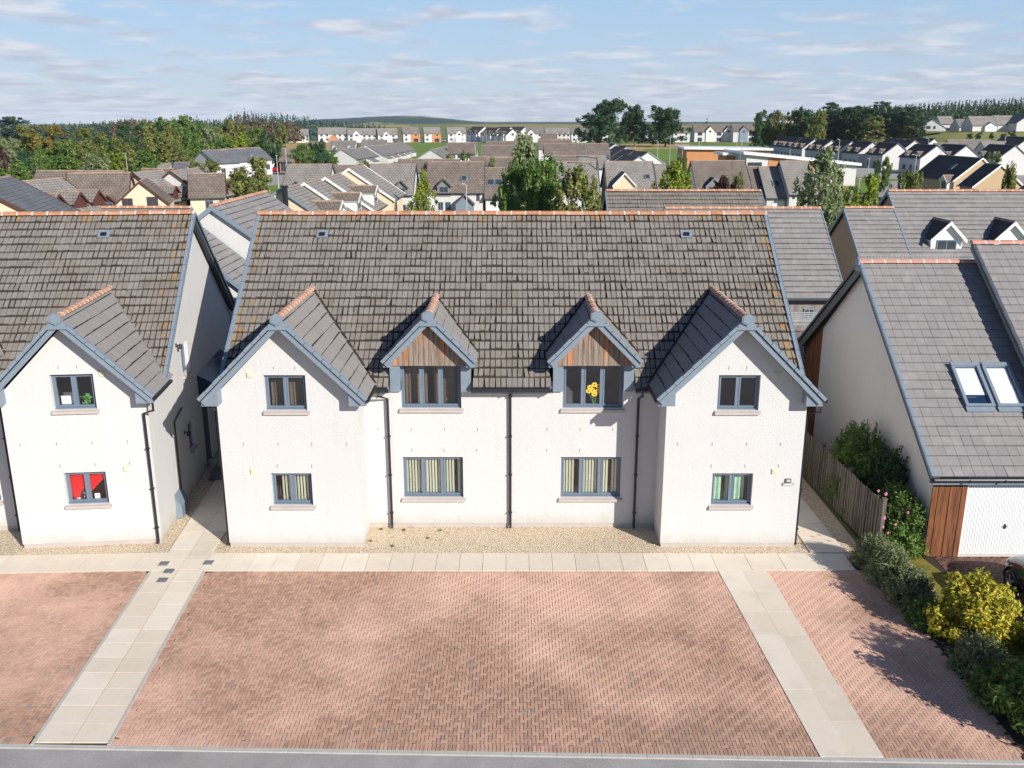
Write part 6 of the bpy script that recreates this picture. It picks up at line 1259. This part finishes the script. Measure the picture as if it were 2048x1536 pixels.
def shrub(name, label, cat, loc, wx, wy, h, n, leaf, mat, seed, sprigs=0, sprig_h=.4, shape=1.0, stem='bark', nclump=60, group=None, up=.4):
    rs = np.random.RandomState(seed); t = thing(name, label, cat, (loc[0], loc[1], 0), 0, group); per = max(4, n // nclump); Vs = []
    r0 = min(wx, wy, h) * .16
    for k in range(nclump):
        d = unit(rs.normal(0, 1, (1, 3)))[0]; d[2] = abs(d[2]); q = rs.uniform(.45, 1.0) ** shape; c = np.array((d[0] * wx * .5 * q, d[1] * wy * .5 * q, h * .06 + d[2] * h * .9 * q)); dd = unit(rs.normal(0, 1, (per, 3))); P = c + dd * rs.uniform(.2, 1.1, (per, 1)) * r0
        P[:, 2] = np.maximum(P[:, 2], .02); Vs.append(leaves_np(P, unit(dd + rs.normal(0, .6, (per, 3)) + np.array((0, 0, up))), leaf, rs, .42))
    tb = MB()
    for k in range(sprigs):
        d = unit(rs.normal(0, 1, (1, 3)))[0]; d[2] = abs(d[2]) + .5; d /= np.linalg.norm(d); a = np.array((d[0] * wx * .35, d[1] * wy * .35, d[2] * h * .7)); e = a + np.array((d[0] * .5, d[1] * .5, 1.0)) * sprig_h * rs.uniform(.6, 1.2)
        tb.tube([tuple(a), tuple((a + e) / 2 + rs.normal(0, .02, 3)), tuple(e)], .008, 4, r2=.003); m_ = 26; f = rs.uniform(0, 1, (m_, 1)); P = a + (e - a) * f + rs.normal(0, .035, (m_, 3)) * (1.2 - f); Vs.append(leaves_np(P, unit(rs.normal(0, 1, (m_, 3)) + np.array((0, 0, .5))), leaf * 1.05, rs, .4))
    for k in range(9):
        d = unit(rs.normal(0, 1, (1, 3)))[0]; tb.tube([(d[0] * .05, d[1] * .05, 0), (d[0] * wx * .2, d[1] * wy * .2, h * .4), (d[0] * wx * .35, d[1] * wy * .35, h * .75)], .018, 5, r2=.005)
    V = np.concatenate(Vs); np_mesh('foliage', V, np.arange(len(V)).reshape(-1, 4), [mat], t); tb.build('stems', stem, t); return t
def build_plants():
    # left wood, individually
    LW = [(28, 234, 86, 420, 'broad', 'lf_blue'), (2, 292, 26, 150, 'column', 'lf_copper'), (46, 251, 66, 250, 'broad', 'lf_olive'), (97, 252, 80, 245, 'broad', 'lf_autumn'), (17, 274, 38, 230, 'broad', 'lf_sage'), (172, 256, 64, 240, 'broad', 'lf_olive'), (108, 284, 78, 190, 'broad', 'lf_green'), (76, 288, 40, 180, 'column', 'lf_green'), (152, 279, 62, 205, 'broad', 'lf_olive'),
          (186, 306, 60, 180, 'broad', 'lf_sage'), (226, 306, 48, 185, 'broad', 'lf_lime'), (238, 274, 60, 215, 'broad', 'lf_olive'), (262, 244, 64, 255, 'broad', 'lf_dark'), (316, 251, 78, 215, 'oak', 'lf_olive'), (330, 236, 70, 275, 'broad', 'lf_green'), (282, 300, 76, 180, 'broad', 'lf_green'), (24, 322, 88, 150, 'broad', 'lf_green'), (55, 300, 50, 200, 'broad', 'lf_dark'),
          (372, 232, 58, 285, 'broad', 'lf_green'), (352, 279, 46, 200, 'column', 'lf_olive'), (396, 243, 52, 260, 'broad', 'lf_green'), (418, 249, 46, 240, 'birch', 'lf_sage'), (445, 240, 54, 262, 'broad', 'lf_olive'), (470, 246, 50, 266, 'broad', 'lf_olive'), (475, 266, 50, 236, 'broad', 'lf_lime'), (508, 255, 44, 240, 'broad', 'lf_green'), (534, 263, 32, 236, 'broad', 'lf_dark'), (563, 249, 38, 240, 'column', 'lf_olive'), (553, 285, 30, 230, 'broad', 'lf_dark'), (215, 262, 46, 300, 'broad', 'lf_dark'), (140, 262, 50, 330, 'broad', 'lf_blue'), (295, 240, 44, 300, 'broad', 'lf_olive'), (440, 275, 50, 225, 'broad', 'lf_green'), (395, 282, 44, 215, 'column', 'lf_green'), (520, 280, 34, 235, 'broad', 'lf_green'), (200, 268, 40, 260, 'broad', 'lf_green')]
    dn = dict(lf_blue='blue-green', lf_copper='copper-red', lf_olive='olive-green', lf_autumn='orange-tinged', lf_sage='pale sage-green', lf_green='mid-green', lf_brown='brownish', lf_dark='dark green', lf_lime='bright lime-green')
    for i, (px, top, w_, d, kd, mt) in enumerate(sorted(LW)): tree(dn[mt] + ' tree, ' + ordn(i) + ' from the left in the wood on the left', kd, mt, px, top, w_, d, group='trees of the left wood')
    O = [('rounded olive-yellow tree between the brown flats and the stepped terrace', 'broad', 'lf_olive', 492, 316, 92, 108), ('bushy olive tree before the white trio', 'broad', 'lf_olive', 408, 318, 66, 150), ('dark round tree at the end of the wood', 'oak', 'lf_dark', 638, 280, 44, 225), ('airy light green tree beside the dark round one', 'birch', 'lf_green', 605, 288, 54, 215), ('small green tree at the foot of the far white porch house', 'broad', 'lf_green', 665, 300, 26, 240),
         ('small bush on the left terrace ridge line', 'broad', 'lf_olive', 728, 321, 30, 132), ('slender lime-green tree between two middle-row houses', 'column', 'lf_lime', 847, 343, 62, 90), ('narrow purple-leaved tree behind the slender lime one', 'column', 'lf_copper', 850, 328, 22, 132),
         ('tall weeping birch at the centre of the picture', 'birch', 'lf_sage', 1046, 274, 112, 82), ('dense lower right part of the birch clump, darker green', 'birch', 'lf_green', 1088, 318, 122, 76), ('olive shaggy tree right of the birch clump', 'birch', 'lf_olive', 1156, 334, 112, 72), ('left leaning birch beside the tall weeping one', 'birch', 'lf_green', 1030, 326, 74, 78),
         ('round bush on the low brown roofs left of the birch', 'broad', 'lf_olive', 980, 314, 22, 150), ('bush right of the green before a dark roof', 'broad', 'lf_olive', 932, 301, 24, 190), ('sparse bush before the white gables right of the green', 'birch', 'lf_olive', 898, 308, 26, 165),
         ('feathery green tree right of the cream house', 'birch', 'lf_lime', 1350, 326, 86, 88), ('dark green tree behind the feathery one', 'broad', 'lf_green', 1364, 312, 44, 100), ('round olive tree beside the purple shrub', 'broad', 'lf_olive', 1477, 345, 32, 104), ('sparse purple-leaved shrub before the mossy roofed house', 'birch', 'lf_copper', 1449, 352, 50, 104),
         ('tall shaggy birch on the right before the school', 'birch', 'lf_sage', 1652, 300, 108, 72), ('yellow-green tree right of the tall birch', 'broad', 'lf_lime', 1726, 350, 78, 82), ('low olive tree before the street green', 'birch', 'lf_olive', 1822, 344, 76, 98), ('slim young tree on the street green', 'birch', 'lf_green', 1775, 314, 24, 160), ('small tree before the seventh street house', 'birch', 'lf_dark', 1757, 320, 16, 190),
         ('feathery tree at the right edge behind the mossy ridge', 'birch', 'lf_olive', 2024, 331, 56, 74), ('round green tree before the tenth street house', 'broad', 'lf_green', 1990, 303, 28, 180), ('dark shrubby tree right of the seventh street house', 'broad', 'lf_dark', 1700, 322, 20, 190)]
    for (lb, kd, mt, px, top, w_, d) in O: tree(lb, kd, mt, px, top, w_, d, bark='bark_pale' if kd == 'birch' else 'bark')
    for i, (px, top, w_, d) in enumerate(((1203, 200, 100, 450), (1272, 211, 66, 455), (1334, 214, 86, 448))): tree(('largest dark green oak, left of three', 'middle and slimmest of the three big oaks', 'right-hand big oak with a double crown')[i], 'oak', 'lf_dark', px, top, w_, d, group='three big oaks', name='oak_tree')
    tree('small lobe tree at the foot between the first two oaks', 'broad', 'lf_dark', 1240, 248, 44, 452)
    hz = lambda px, d: 7.6 * min(1, max(0, (d - 250) / 145)) * min(1, max(0, ((px - 1024) / FPX * d - 140) / 50)) * .95
    PW = [(1533, 221, 52, 'broad', 'lf_dark'), (1556, 221, 46, 'column', 'lf_olive'), (1582, 223, 50, 'broad', 'lf_olive'), (1606, 215, 46, 'broad', 'lf_dark'), (1632, 221, 44, 'broad', 'lf_olive'), (1661, 205, 50, 'pine', 'lf_pine'), (1690, 215, 46, 'pine', 'lf_pine'), (1708, 212, 44, 'pine', 'lf_pine'), (1737, 214, 46, 'pine', 'lf_dark'), (1765, 203, 44, 'pine', 'lf_pine'), (1786, 213, 50, 'pine', 'lf_dark'), (1808, 214, 44, 'pine', 'lf_pine'), (1830, 213, 44, 'pine', 'lf_dark'),
          (1545, 243, 64, 'broad', 'lf_green'), (1575, 248, 40, 'broad', 'lf_green'), (1645, 236, 44, 'broad', 'lf_dark'), (1675, 238, 44, 'broad', 'lf_pine'), (1720, 228, 44, 'broad', 'lf_pine'), (1752, 232, 40, 'pine', 'lf_olive'), (1518, 232, 26, 'column', 'lf_dark'), (1800, 240, 34, 'broad', 'lf_pine'), (1775, 244, 34, 'pine', 'lf_olive'), (1842, 232, 26, 'pine', 'lf_pine')]
    PW += [(px_, 246 + (px_ * 7 % 9), 34, 'broad', ('lf_dark', 'lf_pine', 'lf_olive', 'lf_dark')[k_ % 4]) for k_, px_ in enumerate(range(1522, 1850, 21))]
    dn.update(lf_pine='black-green')
    for i, (px, top, w_, kd, mt) in enumerate(sorted(PW)): d = 372 + (i * 37 % 40); tree(dn[mt] + (' pine, ' if kd == 'pine' else ' tree, ') + ordn(i) + ' from the left in the pine wood on the right', kd, mt, px, top, w_, d, zb=hz(px, d), group='trees of the pine wood')
    for i, (px, top, w_) in enumerate(((1940, 266, 14), (1958, 265, 13), (1985, 265, 10), (2008, 267, 16), (2026, 262, 16))): tree('small dark bush on the grass bank, ' + ordn(i) + ' from the left', 'broad', 'lf_dark', px, top, w_, 345, zb=5.0, group='bushes on the grass bank')
    # distant conifer masses
    def wood(name, label, lst, mat, seed):
        rs = np.random.RandomState(seed); Vs = []
        for (px, top, d, r_, zb) in lst:
            p = at_y(px, top, d + CAMY); h = p.z - zb; n = 46; f = rs.uniform(0, 1, n) ** 1.4; a = rs.uniform(0, 6.28, n); rad = r_ * f * rs.uniform(.5, 1.1, n); P = np.stack([p.x + np.cos(a) * rad, p.y + np.sin(a) * rad, zb + h * (1 - f * .9)], 1)
            Nn = unit(np.stack([np.cos(a) * .8, np.sin(a) * .8, np.full(n, .6)], 1) + rs.normal(0, .3, (n, 3))); V = leaves_np(P, Nn, 1.0, rs, .6); V = V.reshape(-1, 4, 3); V = P[:, None, :] + (V - P[:, None, :]) * (.35 + f * 1.0)[:, None, None] * r_ / 3.2; Vs.append(V.reshape(-1, 3))
        V = np.concatenate(Vs); o = np_mesh(name, V, np.arange(len(V)).reshape(-1, 4), [mat]); tag(o, label, 'wood', kind='stuff'); return o
    rs = np.random.RandomState(5); ip = lambda px, xs, ys: float(np.interp(px, xs, ys)); A = []
    for px in np.arange(56, 770, 3.2):
        b = ip(px, [60, 180, 250, 330, 440, 480, 520, 600, 660, 720, 770], [252, 247, 241, 243, 240, 226, 228, 233, 242, 248, 254])
        for k in range(2): A.append((px + rs.uniform(-3, 3), b + rs.uniform(-5, 5) + (3 if k else 0), 620 + rs.uniform(-30, 60) * (1 if k else -1), 3.4, 0))
    for px, py in ((488, 215), (460, 220), (503, 222), (550, 226), (393, 232), (540, 228)): A.append((px, py, 600, 3.2, 0))
    wood('distant_conifer_wood', 'distant dark conifer wood behind the left trees', A, 'lf_blue', 8)
    A = [(px + rs.uniform(-3, 3), ip(px, [225, 270, 310], [244, 238, 246]) + rs.uniform(-3, 3), 480, 3.4, 0) for px in np.arange(222, 312, 2.2)] + [(px + rs.uniform(-3, 3), ip(px, [470, 500, 530, 600], [236, 233, 238, 247]) + rs.uniform(-3, 3), 520, 3.4, 0) for px in np.arange(468, 600, 2.4)]
    wood('distant_larch_wood', 'distant rust-brown larches before the conifer wood', A, 'lf_rust', 9)
    A = []
    for px in np.arange(1600, 2160, 3.0):
        b = ip(px, [1600, 1700, 1800, 1860, 1950, 2048, 2160], [222, 214, 211, 206, 201, 196, 192])
        for k in range(4): A.append((px + rs.uniform(-3, 3), b + rs.uniform(-3, 3) + 7 * k, 640 - 40 * k, 3.8, 8))
    wood('distant_pine_forest', 'dark distant forest along the hilltop at upper right', A, 'lf_pine', 10)
    A = [(px + rs.uniform(-2, 2), rs.uniform(243, 246), 900, 3.5, 0) for px in (1414, 1505, 1498, 1512, 1392)]
    wood('distant_tree_tips', 'tips of far conifers over the balconied flats', [(1414, 236, 620, 3.2, 0), (1391, 243, 620, 2, 0), (1506, 246, 700, 4, 0), (1512, 243, 700, 4, 0)], 'lf_blue', 11)
    # foreground planting, right
    for i, (x, y, wx, wy, h, mt) in enumerate(((10.22, -1.35, 1.15, 1.2, 1.0, 'lf_lav'), (10.30, -2.25, 1.2, 1.3, 1.15, 'lf_lav'), (10.45, -3.25, 1.3, 1.4, .95, 'lf_lav'), (10.75, -6.4, 1.5, 1.4, .75, 'lf_lav'), (10.75, -7.5, 1.5, 1.4, .9, 'lf_green'), (10.35, -4.4, .9, 1.1, .5, 'lf_green'))):
        shrub('cushion_shrub', ('grey-green spiky cushion plant nearest the fence end', 'second grey-green cushion plant along the bed', 'third grey-green cushion plant, before the yellow bush', 'low shaded cushion plant below the yellow bush', 'green shaded plant between the cushion and the corner shrub', 'small dark plant left of the yellow bush foot')[i], 'shrub', (x, y), wx, wy, h, 8000, .034, mt, 40 + i, sprigs=100, sprig_h=.34, nclump=130, group='cushion plants along the brick edge', up=.9, shape=.8)
    shrub('yellow_shrub', 'rounded shrub with golden-yellow leaf tips at right', 'shrub', (11.35, -4.9), 2.2, 2.0, 1.7, 11000, .062, 'lf_yellow', 51, sprigs=110, sprig_h=.36, nclump=70, shape=.7)
    shrub('flowering_shrub', 'dark green shrub at the right edge below the car', 'shrub', (12.75, -6.2), 1.7, 1.8, 1.2, 7000, .05, 'lf_green', 52, sprigs=20, sprig_h=.25, nclump=110)
    shrub('leafy_shrub', 'broad-leaved green and yellow shrub in the bottom right corner', 'shrub', (11.2, -8.6), 2.1, 2.4, 2.0, 12000, .07, 'lf_green', 53, sprigs=90, sprig_h=.5, nclump=90, shape=.7)
    shrub('leafy_shrub', 'tall leafy shrub mostly outside the bottom right edge', 'shrub', (12.9, -9.6), 2.4, 2.6, 3.4, 9000, .07, 'lf_green', 54, sprigs=20, sprig_h=.5, nclump=120)
    shrub('rose_bush', 'rose bush with pink blooms at the end of the fence', 'shrub', (11.4, .1), 1.5, 2.2, 2.0, 16000, .045, 'lf_green', 55, sprigs=110, sprig_h=.5, nclump=110, shape=.7)
    for i, (px, py) in enumerate(((1757, 982), (1769, 1036), (1791, 1049), (1766, 1054), (1772, 988), (1816, 1025), (1776, 1066))):
        p = at_y(px, py, -.95); m = MB(); rr = random.Random(i)
        for k in range(12): a = k * 2.4; q = .012 + .004 * k; m.prism([(math.cos(a) * q - .022, -.02 + .003 * k, math.sin(a) * q - .02), (math.cos(a) * q + .022, -.02 + .003 * k, math.sin(a) * q - .015), (math.cos(a) * q + .005, -.02 + .003 * k, math.sin(a) * q + .028)], (0, .006, 0))
        o = m.build('rose_bloom', 'pink'); o.scale = (.62 + .2 * (i % 3 == 1),) * 3
        bush = [b_ for b_ in bpy.data.objects if b_.name.startswith('rose_bush')][0]; o.parent = bush; o.location = p - Vector(bush.location)
    shrub('climbing_shrub', 'tall spiky shrub against the pale gable behind the fence', 'shrub', (11.3, 2.9), 1.7, 3.2, 2.9, 18000, .05, 'lf_green', 56, sprigs=140, sprig_h=.9, nclump=130, shape=.7)
    shrub('dark_conifer', 'dark shaded conifer beside the garage house gable', 'shrub', (11.6, 1.5), 1.1, 2.2, 2.7, 12000, .05, 'lf_dark', 57, sprigs=90, sprig_h=.8, nclump=110, shape=.7)
    shrub('spreading_shrub', 'pale-leaved shrub arching over the fence top', 'shrub', (11.2, 3.4), 1.3, 3.2, 2.1, 14000, .045, 'lf_sage', 58, sprigs=110, sprig_h=.7, nclump=110, shape=.7)
    for i, (px, py) in enumerate(((762, 1058), (741, 1082), (785, 1092), (880, 1060), (808, 1060), (1303, 1086), (855, 1076))):
        p = at_z(px, py, 0); r_ = np.random.RandomState(i); n = 26; A = unit(np.stack([r_.normal(0, 1, n), r_.normal(0, 1, n), np.abs(r_.normal(0, .5, n)) + .15], 1)); B = unit(np.cross(A, r_.normal(0, 1, (n, 3)))); L_ = r_.uniform(.04, .11, (n, 1))
        V = np.stack([np.zeros((n, 3)), A * L_ * .5 - B * .012, A * L_, A * L_ * .5 + B * .012], 1).reshape(-1, 3); o = np_mesh('weed', V, np.arange(4 * n).reshape(-1, 4), ['lf_olive']); o.location = (p.x, p.y, -.01)
        tag(o, 'small green weed in the gravel, ' + ('left near the downpipe foot', 'at the left wing corner', 'in front of the left downpipe', 'under the left window', 'right of the left downpipe', 'at the right wing corner', 'mid gravel below the left window')[i], 'weed', 'weeds in the gravel')
# ================================================================ build
build_ground()
flats('white roughcast block of flats with two gabled wings, centre of the picture', (0, 0, 0), 0)
A_ = R(5.7); bx = -10.5 - FW * math.cos(A_); by = .28 - FW * math.sin(A_)
flats('white roughcast block of flats cut by the left edge, red car reflection modelled in its window', (bx, by, 0), A_, True)
build_right_house(); build_garden_fence(); build_background(); small_things(); build_cars(); build_plants()
# ---------------------------------------------------------------- the air
m, t, b = new_mat('pale_air'); t.nodes.remove(b); pv = nd(t, 'ShaderNodeVolumePrincipled'); pv.inputs['Color'].default_value = (0.80, 0.88, 1.0, 1); pv.inputs['Density'].default_value = 5.5e-5; pv.inputs['Anisotropy'].default_value = 0.0
t.links.new(pv.outputs[0], t.nodes['Material Output'].inputs['Volume']); M['air'] = m
hb = MB(); hb.box(-4200, 4200, -300, 7400, -2.5, 95); tag(hb.build('haze', 'air'), kind='stuff')
